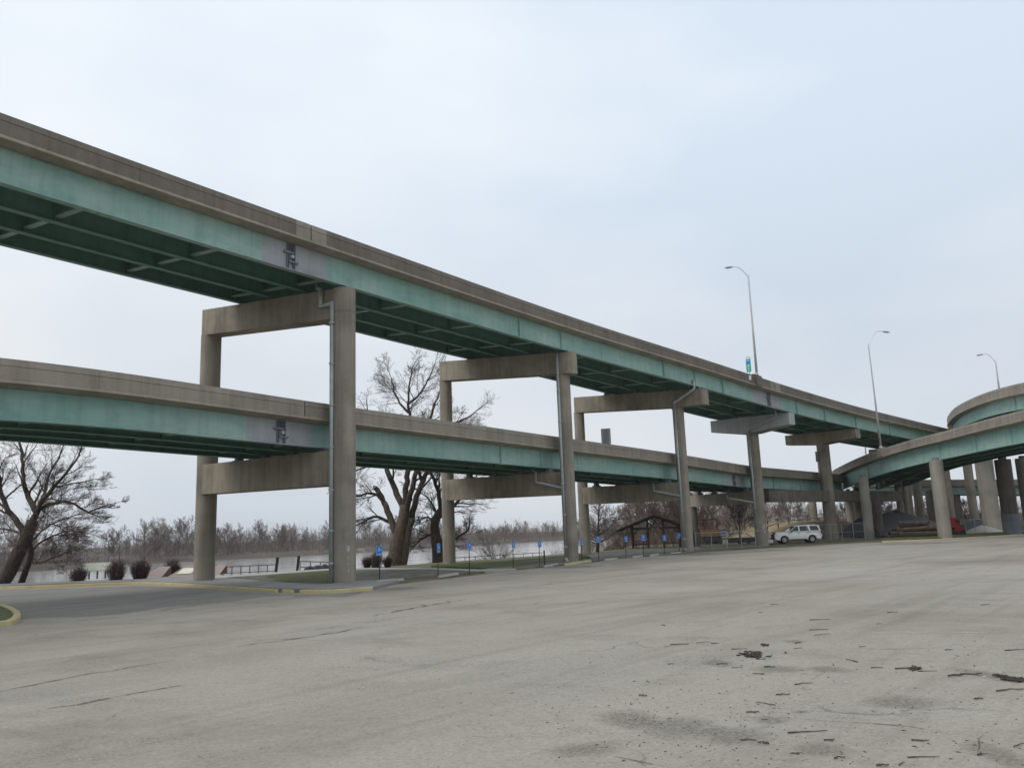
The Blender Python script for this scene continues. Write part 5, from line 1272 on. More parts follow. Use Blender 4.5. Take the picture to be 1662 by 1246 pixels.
t2 = thing('picnic_table', 'dark picnic table under the pavilion roof', 'table', pv(-1.6, 1.8, 0)); tb = MB()
MB().box(pv(-1.6, 1.8, .74), (1.8, .75, .05), ang).build('tabletop', MAT['timber'], t2)
for s_ in (-1, 1):
    MB().box(pv(-1.6, 1.8 + s_ * .65, .44), (1.8, .26, .05), ang).build('bench', MAT['timber'], t2); MB().bar(pv(-1.6 + s_ * .6, 1.35, 0), pv(-1.6 + s_ * .6, 1.95, .72), .08, .06).build('leg', MAT['timber'], t2); MB().bar(pv(-1.6 + s_ * .6, 2.25, 0), pv(-1.6 + s_ * .6, 1.65, .72), .08, .06).build('leg', MAT['timber'], t2)

# ------------------------------------------------------------------ railings, information board, plinths by the river
def railing(label, pix, n, h, mat, rails=(1.0, .55), mid=True):
    pts = [D(*q) for q in pix]; t = thing('river_railing', label, 'railing', (pts[0].x, pts[0].y, th(pts[0].x, pts[0].y)), 'railings on the river bank')
    line = [pts[0].lerp(pts[1], k / n) if len(pts) == 2 else None for k in range(n + 1)]
    for p_ in line:
        z = max(th(p_.x, p_.y), -.5); MB().bar((p_.x, p_.y, z - .2), (p_.x, p_.y, z + h), .07, .07, (1, 0, 0)).build('post', mat, t)
    za, zb = max(th(line[0].x, line[0].y), -.5), max(th(line[-1].x, line[-1].y), -.5)
    for f in rails: MB().bar((line[0].x, line[0].y, za + h * f - .03), (line[-1].x, line[-1].y, zb + h * f - .03), .05, .06).build('rail', mat, t)
    return t
railing('grey railing of many posts between the two columns of the tallest pier', [(347, 925, 58.5), (448, 922, 60)], 7, 1.0, MAT['rail'])
railing('short grey railing ending at the tallest column, over a dark boulder', [(487, 920, 60), (536, 917, 62)], 3, .95, MAT['rail'])
railing('long low rail along the lawn edge beside the water', [(738, 910, 77), (879, 903, 84)], 9, .5, MAT['rail'], (1.0,))
g = D(514, 923, 60); o = MB(); 
for k in range(3): o.lathe((g.x + (k - 1) * .55, g.y + .2, th(g.x, g.y) - .1), [(.42, 0), (.5, .18), (.36, .42), (.12, .52 + .05 * k)], 9)
tag(o.build('boulder', MAT['gravel_dark'], loc=(g.x, g.y, 0), smooth=True), 'dark boulder under the short railing by the tallest column', 'boulder', None, 'thing')
for px, lab in ((447.5, 'dark timber gate post at the end of the many-post railing'), (482, 'dark leaning gate post at the start of the short railing')):
    g = D(px, 925, 58.5); z = th(g.x, g.y); tt = thing('gate_post', lab, 'post', (g.x, g.y, z), 'gate posts on the river bank'); MB().bar((g.x, g.y, z - .1), (g.x + .12, g.y, z + 1.05), .16, .16, (0, 1, 0)).build('post_shaft', MAT['timber'], tt); MB().box((g.x + .12, g.y, z + 1.08), (.19, .19, .05)).build('post_cap', MAT['timber'], tt)
A = D(134, 938, 55.0); Bq = D(181, 936, 56.0); t = thing('information_board', 'long cream information board slanting on three dark legs', 'information board', (A.x, A.y, 0)); z = .08
dv = (Bq - A); dv.z = 0; L = dv.length; dv.normalize(); nv = Vector((dv.y, -dv.x, 0))
if nv.dot(Vector((-A.x, -A.y, 0))) < 0: nv = -nv
q0 = Vector((A.x, A.y, z + .58)) + nv * .34; q1 = Vector((A.x, A.y, z + 1.08)) - nv * .34
MB().add([q0, q0 + dv * L, q1 + dv * (L + .0), q1, *(v - Vector((0, 0, .05)) for v in (q0, q0 + dv * L, q1 + dv * L, q1))], [(0, 1, 2, 3), (7, 6, 5, 4), (0, 4, 5, 1), (1, 5, 6, 2), (2, 6, 7, 3), (3, 7, 4, 0)]).build('panel', MAT['cream'], t)
for f in (.22, .5, .78):
    c = Vector((A.x, A.y, z)) + dv * L * f; MB().bar(c, c + Vector((0, 0, .78)), .07, .07, (1, 0, 0)).build('leg', MAT['post'], t)
def plinth(label, px0, px1, py, dd, h, flip, plaque):
    a, b = D(px0, py, dd), D(px1, py, dd); a.z = b.z = .07; d = (b - a); d.z = 0; L = d.length; d.normalize(); n = Vector((-d.y, d.x, 0)); t = thing('stone_plinth', label, 'plinth', a, 'sloping stone plinths by the drive')
    W2 = 1.5; v = [a, a + d * L, a + d * L + n * W2, a + n * W2, a + d * L * .42 + n * W2 + Vector((0, 0, h)), a + d * L * .98 + n * W2 + Vector((0, 0, h)), a + d * L * .98 + n * .9 + Vector((0, 0, h * .62))]
    MB().add(v, [(0, 3, 2, 1), (0, 1, 5, 4), (0, 4, 3), (1, 2, 5), (3, 4, 5, 2)]).build('base', MAT['pinkstone'], t)
    if plaque:
        s = (v[4] - v[0]); up = ((v[5] + v[4]) / 2 - (v[0] + v[1]) / 2).normalized(); nn = d.cross(up).normalized()
        if nn.z < 0: nn = -nn
        c = (v[0] + v[1] + v[4] + v[5]) / 4 + nn * .03; rr = d; MB().box(c, (L * .5, .72 * (v[4] - v[0]).length * .6, .04), ax=(rr, up, nn)).build('plaque', MAT['cream'], t)
    else:
        MB().add([v[1] + d * .02, v[2] + d * .02, v[5] + d * .02], [(0, 1, 2)]).build('brick_side', MAT['brick'], t)
    return t
plinth('wedge-shaped stone plinth with a red-brown brick side', 228, 262, 938.3, 54.5, .66, 0, False); plinth('wedge-shaped stone plinth with a cream plaque, against the far column', 268, 315, 937.3, 53.2, .70, 0, True); plinth('end of a third stone plinth peeking out beyond the far column', 330, 356, 936, 55.5, .6, 0, False)

# ------------------------------------------------------------------ wire fences
def wire_fence(label, p0, p1, h, n, d0=None):
    a, b = G(*p0), G(*p1); a.z, b.z = zg(a.x, a.y), zg(b.x, b.y); t = thing('wire_fence', label, 'fence', a, 'chain-link fences under the ramps')
    for k in range(n + 1):
        c = a.lerp(b, k / n); MB().tube([c, c + Vector((0, 0, h + .05))], .03, 8).build('post', MAT['galv'], t)
    U = Vector((0, 0, 1)); MB().tube([a + U * h, b + U * h], .022, 6).build('rail', MAT['galv'], t); MB().tube([a + U * .06, b + U * .06], .015, 6).build('rail', MAT['galv'], t)
    if h > 1.7: MB().tube([a + U * h * .5, b + U * h * .5], .015, 6).build('rail', MAT['galv'], t)
    MB().add([a + U * .05, b + U * .05, b + U * h, a + U * h], [(0, 1, 2, 3)]).build('wire_mesh', MAT['mesh'], t)
wire_fence('low chain-link fence in front of the lumber pile between third and fourth piers', (1130, 893), (1249, 885.5), 1.55, 5)
wire_fence('chain-link fence crossing in front of the thick pier at the ramp fork', (1332, 877.8), (1405, 875.2), 1.85, 4)
wire_fence('chain-link fence behind the red machine', (1552, 866.5), (1600, 864.5), 1.7, 3)
wire_fence('distant chain-link fence seen behind the gravel heap', (1424, 866), (1500, 864), 1.7, 4) if False else None

# ------------------------------------------------------------------ white car
def rotz(v, a): return Vector((v[0] * math.cos(a) - v[1] * math.sin(a), v[0] * math.sin(a) + v[1] * math.cos(a), v[2]))
def car():
    pf, pr = D(1273.5, 880, 89.0), D(1318.5, 878, 88.9); f = Vector((pf.x - pr.x, pf.y - pr.y, 0)); WB = f.length; f.normalize(); a = math.atan2(f.y, f.x)
    k = WB / 3.02; mid = (pf + pr) / 2; left = Vector((-f.y, f.x, 0)); s_ = 1 if left.dot(Vector((-mid.x, -mid.y, 0))) > 0 else -1
    org = Vector((mid.x, mid.y, zg(mid.x, mid.y) + .005)) - left * s_ * .8 * k
    t = thing('parked_car', 'white four-door sport utility car with its grille and bumper torn off', 'car', org)
    def T(x, y, z): return org + rotz((x * k, y * k, z * k), a)
    def addp(name, verts, faces, mat, parent=t, smooth=False): return MB().add([T(*v) for v in verts], faces).build(name, MAT[mat], parent, smooth=smooth)
    # lower body: outline with wheel arches, rounded in plan and tapering to the belt line
    def arch(cx, r=.47):
        return [(cx + r * math.cos(R(q)), .40 + r * math.sin(R(q))) for q in range(-10, 191, 15)]
    prof = [(-2.62, .55), (-2.55, .42)] + [(x, z) for x, z in arch(-1.51)[::-1]] + [(-.9, .36), (.9, .36)] + [(x, z) for x, z in arch(1.51)[::-1]] + [(2.3, .40), (2.5, .48), (2.52, .80), (2.44, 1.05), (2.30, 1.13), (1.5, 1.20), (.95, 1.24), (-2.50, 1.24), (-2.60, 1.1), (-2.64, .8)]
    def yw(x, z, s): 
        w = .985 - .10 * max(0, (z - .85) / .4) ** 1.5 - .05 * max(0, (.5 - z) / .2); w -= .16 * max(0, (abs(x) - 2.1) / .5) ** 1.6; return s * w
    n = len(prof); v = []
    for s in (1, -1): v += [(x, yw(x, z, s), z) for x, z in prof]
    fc = [tuple(range(n)), tuple(n + i for i in range(n))[::-1]] + [(i, n + i, n + (i + 1) % n, (i + 1) % n) for i in range(n)]
    addp('body', v, fc, 'carwhite')
    # greenhouse
    def gh(x, z, s):
        u = (z - 1.24) / .66; return s * (.90 - .16 * u)
    gp = [(-2.52, 1.235), (.95, 1.235), (.18, 1.84), (-.2, 1.90), (-2.1, 1.92), (-2.34, 1.86)]
    v = []; 
    for s in (1, -1): v += [(x, gh(x, z, s), z) for x, z in gp]
    m = len(gp); fc = [tuple(range(m)), tuple(m + i for i in range(m))[::-1]] + [(i, m + i, m + (i + 1) % m, (i + 1) % m) for i in range(m)]
    cab = addp('cabin', v, fc, 'carwhite')
    def win(name, quad):
        for s in (1, -1):
            vs = [(x, gh(x, z, s) + s * .012, z) for x, z in quad]; addp(name, vs, [tuple(range(len(vs)))] , 'glass', cab)
    win('side_window', [(.78, 1.29), (-.10, 1.29), (-.10, 1.80), (.16, 1.80)][::-1]); win('side_window', [(-.24, 1.29), (-1.02, 1.29), (-1.02, 1.82), (-.24, 1.82)]); win('side_window', [(-1.06, 1.29), (-1.24, 1.29), (-1.10, 1.82), (-1.06, 1.82)]); win('side_window', [(-1.42, 1.32), (-2.36, 1.32), (-2.16, 1.80), (-1.34, 1.82)])
    def q3(a_, b_, t_): return tuple(a_[i] + (b_[i] - a_[i]) * t_ for i in range(3))
    addp('windscreen', [(.90 + .012, .80, 1.29), (.90 + .012, -.80, 1.29), (.23, -.72, 1.80), (.23, .72, 1.80)], [(0, 1, 2, 3)], 'glass', cab)
    addp('windscreen', [(.955, .82, 1.262), (.955, -.82, 1.262), (.215, -.73, 1.835), (.215, .73, 1.835)], [(0, 1, 2, 3)], 'glass', cab)
    addp('rear_window', [(-2.535, .76, 1.36), (-2.535, -.76, 1.36), (-2.38, -.70, 1.80), (-2.38, .70, 1.80)], [(3, 2, 1, 0)], 'glass', cab)
    for s in (1, -1):
        MB().bar(T(-2.0, s * .68, 1.97), T(-.3, s * .68, 1.96), .05, .05).build('roof_rail', MAT['galv'], cab)
        wy = s * .955
        for cx in (1.51, -1.51):
            wp = thing_part = None
            c0, c1 = T(cx, wy - s * .24, .40), T(cx, wy + s * .02, .40); ty = MB()
            ax_ = (c1 - c0).normalized(); e1 = Vector((0, 0, 1)); e2 = ax_.cross(e1)
            def ring(r_, w_): return [c0 + ax_ * w_ + (e1 * math.cos(q * .2618) + e2 * math.sin(q * .2618)) * r_ for q in range(24)]
            W_ = (c1 - c0).length; rr = [ring(.2 * k, 0), ring(.36 * k, 0), ring(.40 * k, .04), ring(.40 * k, W_ - .05), ring(.36 * k, W_), ring(.27 * k, W_), ring(.26 * k, W_ - .05)]
            for r_ in rr: ty.v += [tuple(q) for q in r_]
            for i in range(len(rr) - 1):
                for q in range(24): ty.f.append((i * 24 + q, i * 24 + (q + 1) % 24, (i + 1) * 24 + (q + 1) % 24, (i + 1) * 24 + q))
            wh = ty.build('wheel', MAT['tyre'], t)
            rm = MB(); cc = c0 + ax_ * (W_ - .03)
            for q in range(6):
                d = e1 * math.cos(q * 1.0472 + .3) + e2 * math.sin(q * 1.0472 + .3); rm.bar(cc, cc + d * .265 * k, .085 * k, .03, ax_)
            ro = [cc + (e1 * math.cos(q * .2618) + e2 * math.sin(q * .2618)) * .275 * k for q in range(24)]; ri = [cc + (e1 * math.cos(q * .2618) + e2 * math.sin(q * .2618)) * .235 * k for q in range(24)]
            rm.add(ro + ri, [(q, (q + 1) % 24, 24 + (q + 1) % 24, 24 + q) for q in range(24)]); rm.tube([cc - ax_ * .02, cc + ax_ * .025], .06 * k, 12); rm.build('rim', MAT['rim'], wh)
            dk = MB(); dk.tube([c0 + ax_ * .02, c0 + ax_ * (W_ - .09)], .26 * k, 20); dk.build('brake_disc', MAT['black'], wh)
            aw = MB(); aw.tube([T(cx, wy - s * .40, .42), T(cx, wy - s * .245, .42)], .455 * k, 24); aw.build('wheel_well', MAT['black'], t)
        addp('headlight', [(2.30, s * .905, 1.07), (2.30, s * .93, .86), (2.50, s * .80, .84), (2.475, s * .80, 1.0), (2.535, s * .55, .84), (2.50, s * .55, 1.0)], [(0, 1, 2, 3), (3, 2, 4, 5)], 'clearlens')
        addp('tail_light', [(-2.47, s * .895, 1.22), (-2.50, s * .935, .92), (-2.655, s * .80, .92), (-2.60, s * .79, 1.22), (-2.66, s * .72, .92), (-2.605, s * .72, 1.22)], [(0, 1, 2, 3), (3, 2, 4, 5)], 'redlens')
        mr = MB().box(T(.72, s * 1.05, 1.30), (.13 * k, .2 * k, .17 * k), a).build('mirror', MAT['black'], t)
        for cx in (.02, -.98): MB().box(T(cx, s * .985, 1.08), (.2 * k, .035 * k, .045 * k), a).build('handle', MAT['galv'], t)
        for cx in (.95, -.16, -1.17): MB().bar(T(cx, s * .978, .48), T(cx - .02, s * .955, 1.22), .012, .02, (1, 0, 0)).build('door_gap', MAT['black'], t)
        MB().bar(T(-.92, s * .965, .40), T(.92, s * .965, .40), .05, .09).build('sill', MAT['black'], t)
    MB().box(T(2.52, 0, .86), (.10 * k, 1.05 * k, .36 * k), a).build('grille_opening', MAT['black'], t); MB().box(T(2.50, .0, .55), (.12 * k, 1.5 * k, .22 * k), a).build('bumper_opening', MAT['black'], t)
    MB().bar(T(2.42, .78, 1.06), T(2.30, -.78, 1.22), .22, .05).build('bent_bonnet_edge', MAT['black'], t)
    MB().box(T(-2.64, 0, .55), (.14 * k, 1.85 * k, .22 * k), a).build('rear_bumper', MAT['black'], t)
    MB().box(T(0, 0, .42), (4.3 * k, 1.3 * k, .18 * k), a).build('underbody', MAT['black'], t)
    # torn off bumper lying in front
    o2 = org + rotz((3.2 * k, .35 * s_, 0), a); bt = thing('torn_bumper', 'torn white bumper lying on the ground in front of the white car', 'bumper', o2)
    bm_ = MB(); fr = []
    for q in range(9):
        u = (q / 8 - .5); c = o2 + rotz((.25 - .9 * u * u, u * 1.5, 0), a + .5); fr.append(lambda x, z, c=c, u=u: (c.x + x * .5, c.y + x * .3, c.z + z))
    bm_.sweep(fr, [(0, .10), (.10, .14), (.12, .38), (.05, .46), (0, .4)]); bm_.build('cover', MAT['carwhite'], bt); MB().bar(o2 + rotz((-.1, -.6, .1), a + .5), o2 + rotz((-.1, .6, .16), a + .5), .16, .2).build('foam_core', MAT['black'], bt)
car()

# ------------------------------------------------------------------ yard clutter under the ramps
def plank_stack(label, px0, px1, py, dd, h, rows, mat, seed):
    rng = random.Random(seed); a, b = D(px0, py, dd), D(px1, py, dd); a.z = b.z = zg(a.x, a.y); d = (b - a); d.z = 0; L = d.length; d.normalize(); n = Vector((-d.y, d.x, 0)); t = thing('lumber_stack', label, 'lumber stack', a)
    for r_ in range(rows):
        for k in range(4):
            z = h * (r_ + .5) / rows; c0 = a + n * (k * .28 + rng.gauss(0, .03)) + d * rng.random() * .25 + Vector((0, 0, z)); MB().bar(c0, c0 + d * (L - .3 * rng.random()), .25, h / rows * .86).build('plank', mat, t)
    return t
plank_stack('stack of orange-brown lumber behind the low chain-link fence', 1138, 1172, 884, 98, .75, 4, MAT['wood_orange'], 1)
for o_ in [o for o in bpy.data.objects if o.name.startswith('lumber_stack')]: o_.location.z += .95
bs0 = D(1138, 884, 98); bs1 = D(1174, 884, 98); sp_ = thing('timber_crib', 'dark timber crib that carries the orange-brown lumber', 'crib', (bs0.x, bs0.y, zg(bs0.x, bs0.y)))
for k in range(5):
    c = bs0.lerp(bs1, (k + .5) / 5); MB().box((c.x, c.y + .5, zg(c.x, c.y) + .46), (.3, 1.2, .92)).build('support', MAT['timber'], sp_)
MB().bar((bs0.x, bs0.y + .1, zg(bs0.x, bs0.y) + .5), (bs1.x, bs1.y + .1, zg(bs1.x, bs1.y) + .5), .12, .5).build('side_board', MAT['wood_old'], sp_)
c = D(1132, 883, 95); z = zg(c.x, c.y); t = thing('utility_cabinet', 'dark green utility cabinet beside the third pier', 'cabinet', (c.x, c.y, z)); MB().box((c.x, c.y, z + .45), (.7, .7, .9)).build('base', MAT['black'], t); MB().box((c.x, c.y, z + 1.35), (.74, .74, .9)).build('housing', MAT['greencab'], t); MB().box((c.x, c.y - .38, z + 1.35), (.5, .02, .7)).build('door', MAT['signback'], t); MB().box((c.x + .18, c.y - .4, z + 1.35), (.04, .03, .12)).build('handle', MAT['black'], t)
c = D(1175.5, 872, 96); z = zg(c.x, c.y); t = thing('striped_barricade', 'blue and white striped board on two legs beside the lumber', 'barricade', (c.x, c.y, z))
for k in range(5): MB().box((c.x, c.y, z + .95 + k * .16), (.55, .03, .155)).build('board', MAT['signblue'] if k % 2 == 0 else MAT['white'], t)
for s_ in (-1, 1): MB().bar((c.x + s_ * .22, c.y + .25, z), (c.x + s_ * .22, c.y + .03, z + 1.75), .06, .06).build('leg', MAT['galv'], t)
c = D(1205, 884, 95); z = zg(c.x, c.y); t = thing('flatbed_trailer', 'low black flatbed trailer behind the chain-link fence, tree trunk above it', 'trailer', (c.x, c.y, z))
MB().box((c.x, c.y, z + .62), (3.9, 1.8, .18), .08).build('bed', MAT['black'], t); MB().box((c.x, c.y - .86, z + .36), (3.8, .08, .42), .08).build('side_board', MAT['timber'], t); MB().bar((c.x - 1.9, c.y - .7, z + .7), (c.x - 1.2, c.y - .7, z + 1.3), .07, .07).build('ramp_leg', MAT['black'], t)
MB().box((c.x - .7, c.y - .1, z + 1.18), (1.5, 1.1, .05), .1).build('folded_ramp', MAT['black'], t)
for s_ in (-1, 1):
    MB().tube([(c.x + s_ * .5, c.y - .95, z + .32), (c.x + s_ * .5, c.y - .75, z + .32)], .32, 16).build('wheel', MAT['tyre'], t)
    MB().bar((c.x + s_ * 1.2, c.y - .2, z + .7), (c.x + s_ * .9 - .5, c.y - .2, z + 1.17), .06, .06).build('strut', MAT['black'], t)
# rust red swing frame in the trees
c = D(1144, 870, 118); z = th(c.x, c.y); t = thing('swing_frame', 'rust red pipe swing frame in front of the wooded slope', 'swing', (c.x, c.y, z)); H = D(1144, 843, 118).z - z
MB().tube([(c.x - 1.9, c.y, z + H), (c.x + 2.0, c.y, z + H)], .07, 8).build('top_bar', MAT['rustred'], t)
for x in (-1.8, 0, 1.9):
    for y in (-.6, .6): MB().tube([(c.x + x, c.y + y, z - .2), (c.x + x, c.y, z + H)], .05, 8).build('leg', MAT['rustred'], t)
# guard rails of the road on the embankment
def guard_rail(label, pix, dd):
    pts = [D(x, y, d_) for x, y, d_ in pix]; t = thing('guard_rail', label, 'guard rail', (pts[0].x, pts[0].y, th(pts[0].x, pts[0].y)), 'guard rails on the embankment'); ln = smooth_line(pts, 1.0)
    MB().tube(ln, .07, 6).build('rail', MAT['rail'], t)
    for p_ in ln[::3]:
        z = th(p_.x, p_.y); MB().bar((p_.x, p_.y + .12, z - .3), (p_.x, p_.y + .12, max(z + .2, p_.z)), .12, .1, (1, 0, 0)).build('post', MAT['timber'], t)
guard_rail('grey guard rail sweeping up the brown embankment behind the white car', [(1246, 853.5, 108), (1275, 846, 112), (1310, 841.5, 117), (1345, 839, 122)], 0)
guard_rail('second guard rail higher up behind the embankment road', [(1246, 844, 121), (1280, 838, 126), (1320, 835, 132), (1352, 834, 138)], 0)
# timber pile by the kerb
rng = random.Random(41); a, b = D(1437, 872, 91), D(1540, 869, 89); n_logs = 0
LOGL = ['squared old timber at the bottom front of the timber pile, end facing the lot', 'old timber in the timber pile by the loop columns']
for row, cnt in ((0, 5), (1, 5), (2, 4), (3, 3), (4, 2)):
    for k in range(cnt):
        f0 = .0 + .06 * row + rng.random() * .22; f1 = 1 - .05 * row - rng.random() * .2; p0 = a.lerp(b, f0); p1 = a.lerp(b, f1); z = zg(p0.x, p0.y) + .16 + row * .37; yo = k * .42 + row * .15
        z0 = z + rng.gauss(0, .05); z1 = z + rng.gauss(0, .09); d = Vector((p1.x, p1.y, z1)) - Vector((p0.x, p0.y, z0)); nv = Vector((-d.y, d.x, 0)).normalized(); q0 = Vector((p0.x, p0.y, z0)) + nv * yo; q1 = Vector((p1.x, p1.y, z1)) + nv * (yo + rng.gauss(0, .15))
        mb = MB(); m = 7; w = .17 + .06 * rng.random(); pts = [q0.lerp(q1, i / m) + Vector((0, 0, rng.gauss(0, .012))) for i in range(m + 1)]; mb.tube(pts, [w * (1 + rng.gauss(0, .05)) for _ in pts], 6 if rng.random() < .6 else 9)
        o = mb.build('old_timber', MAT['wood_old'] if rng.random() < .75 else MAT['timber'], loc=tuple(q0)); tag(o, LOGL[0] if (row == 0 and k == 0) else LOGL[1], 'timber', 'old timbers piled by the kerb', 'thing')
def mound(name, label, px, py, dd, rx, ry, h, mat, seed, cat='heap'):
    rng = random.Random(seed); c = D(px, py, dd); z = th(c.x, c.y); mb = MB(); NR, NA = 12, 36; ph = [rng.random() * 6 for _ in range(6)]
    for i in range(NR + 1):
        u = i / NR
        for k in range(NA):
            a = 2 * math.pi * k / NA; w = 1 + .10 * math.sin(a * 2 + ph[0]) + .06 * math.sin(a * 5 + ph[1]); hh = h * max(0, (1 - u ** 1.15)) * (1 + .05 * math.sin(a * 3 + ph[2])) + (rng.gauss(0, .02) if i < NR else -.25); mb.v.append((c.x + math.cos(a) * rx * u * w, c.y + math.sin(a) * ry * u * w, z + hh))
    for i in range(NR):
        for k in range(NA): mb.f.append((i * NA + k, (i + 1) * NA + k, (i + 1) * NA + (k + 1) % NA, i * NA + (k + 1) % NA))
    return tag(mb.build(name, mat, loc=(c.x, c.y, z), smooth=True), label, cat, None, 'thing')
mound('gravel_heap', 'large smooth grey gravel heap behind the timber pile', 1457, 868, 104, 7.2, 6, 2.75, MAT['gravel'], 1)
mound('gravel_heap', 'dark heap behind the chain-link fence at the slim loop column', 1399, 874, 101, 2.9, 2.4, 2.0, MAT['gravel_dark'], 2)
mound('rubble_heap', 'pale heap of broken rubble against the broad shaft', 1594, 862, 103, 2.6, 2, .95, MAT['stopconc'], 3)
mound('dark_heap', 'dark heap behind the second chain-link fence', 1585, 860, 116, 4.2, 3, 1.6, MAT['gravel_dark'], 4)
# red machine behind the column
c = D(1552.5, 870, 92); z = zg(c.x, c.y); t = thing('red_machine', 'red wheeled machine half hidden behind the pale column', 'machine', (c.x, c.y, z))
MB().box((c.x - .25, c.y, z + 1.55), (.9, 1.2, .95), .1).build('engine_cover', MAT['redpaint'], t); MB().box((c.x + .1, c.y, z + .62), (.95, 1.1, .72), .15).build('chassis', MAT['redpaint'], t); MB().box((c.x - .15, c.y, z + 1.03), (1.25, 1.15, .14), .1).build('deck', MAT['wood_old'], t); MB().box((c.x, c.y - .63, z + 1.6), (.5, .03, .35), .1).build('vent', MAT['black'], t)
for s_ in (-1, 1): MB().tube([(c.x + s_ * .42, c.y - .72, z + .33), (c.x + s_ * .42, c.y - .5, z + .33)], .33, 16).build('wheel', MAT['tyre'], t)
MB().tube([(c.x - .6, c.y - .3, z + 2.0), (c.x - .6, c.y - .3, z + 2.35)], .05, 8).build('exhaust', MAT['black'], t)
# white plank standing behind the slim loop column
c = D(1417.5, 860, 96); z = zg(c.x, c.y); t = thing('marker_post', 'thin post, white above and dark below, next to the slim loop column', 'post', (c.x, c.y, z)); MB().bar((c.x, c.y, z - .1), (c.x - .02, c.y, z + 1.85), .09, .09, (1, 0, 0)).build('post_shaft', MAT['post'], t); MB().bar((c.x - .02, c.y - .01, z + 1.85), (c.x - .04, c.y - .01, z + 2.75), .1, .1, (1, 0, 0)).build('white_tip', MAT['white'], t)

# ------------------------------------------------------------------ sticks and litter on the lot
SG = 'dead sticks scattered on the lot'
def stick_mesh(seed, L, r, twigs=1):
    rng = random.Random(seed); mb = MB(); pts = []; y = 0; z = r
    for k in range(7): pts.append(Vector((L * (k / 6 - .5), y, z))); y += rng.gauss(0, L * .022); z = r + abs(rng.gauss(0, L * .012))
    mb.tube(pts, [r * (1 - .5 * k / 6) * (1 + rng.gauss(0, .12)) for k in range(7)], 6)
    for m in range(twigs):
        c = pts[1 + int(rng.random() * 5)]; s_ = 1 if rng.random() < .5 else -1; l = L * (.12 + .2 * rng.random()); mb.tube([c, c + Vector((l * .6, s_ * l * .5, .01)), c + Vector((l, s_ * l * .7, .0))], [r * .6, r * .4, r * .25], 5)
    return mb
STK = [(831, 65, .055), (826, 106, .05), (258, 166, .05), (355, 158, .045), (402, 161, .02), (503, 184, .045), (690, 199, .03), (740, 160, .02), (743, 182, .025), (960, 232, .05), (888, 248, .03), (763, 326, .055), (680, 371, .04), (610, 407, .06), (557, 441, .035), (782, 524, .11), (540, 556, .04), (600, 570, .025), (738, 612, .035), (1240, 557, .045), (1255, 626, .085), (910, 628, .03), (1085, 660, .03), (1168, 654, .025),
       (1190, 262, .075), (1270, 275, .05), (1062, 261, .03), (1125, 35, .03), (1072, 82, .016), (1505, 3, .03), (1635, 188, .07), (1610, 352, .09), (1476, 388, .02), (1645, 578, .05), (1480, 612, .03), (1005, 175, .02), (580, 286, .03), (625, 258, .03), (495, 261, .03), (190, 87, .025), (225, 245, .02), (432, 245, .03), (110, 375, .01), (840, 126, .05), (645, 1, .02), (1462, 252, .02), (1355, 188, .015), (1420, 292, .10), (592, 35, .01), (870, 555, .02)]
rng = random.Random(9); sproto = [stick_mesh(200 + i, 1.0, .020 + .006 * (i % 3), i % 3) for i in range(5)]; sfirst = {}
for j, (zx, zy, ln_) in enumerate(STK):
    px, py = 1000 + zx / 2.5106, 980 + zy / 2.5106
    g = G(px, py); dd = proj(g)[2]; L = ln_ * 1662 / FPX * dd * .36; k = j % 5
    if k not in sfirst: o = sproto[k].build('stick', MAT['stick']); sfirst[k] = o
    else: o = sfirst[k].copy(); COL.objects.link(o)
    o.location = (g.x, g.y, zg(g.x, g.y) + .002); s_ = max(.12, L); o.scale = (s_, max(.35, min(1, s_)), max(.35, min(1, s_))); o.rotation_euler = (0, 0, rng.gauss(-.12, .28) if rng.random() < .6 else rng.random() * 3.14)
    tag(o, 'dead stick lying on the bare lot surface', 'stick', SG, 'thing')
def clump(label, zx, zy, w, n, seed, fl=.3):
    rng = random.Random(seed); px, py = 1000 + zx / 2.5106, 980 + zy / 2.5106; g = G(px, py); z = zg(g.x, g.y); mb = MB(); dd = proj(g)[2]; Wm = w / FPX * dd
    for k in range(n):
        c = Vector((g.x + rng.gauss(0, Wm * .22), g.y + rng.gauss(0, Wm * fl), z + .008 + .022 * rng.random())); a = rng.gauss(.1, .7); l = Wm * (.15 + .35 * rng.random()); d = Vector((math.cos(a), math.sin(a), rng.gauss(0, .02))); mb.tube([c - d * l / 2, c + rvec(rng) * .01, c + d * l / 2], [.012, .014, .007], 5)
    return tag(mb.build('twig_clump', MAT['stick'], loc=(g.x, g.y, z)), label, 'twigs', 'clumps of dead twigs on the lot', 'thing')
clump('tangled clump of dead twigs in the middle of the lot', 560, 210, 36, 46, 1, .5); clump('dense dark clump of dead twigs near the edge of the picture', 1610, 308, 30, 60, 2, .5); clump('drawn-out line of dead twigs lying on the lot', 1225, 266, 30, 15, 3, .15); clump('small loose clump of dead twigs', 608, 170, 16, 14, 4)
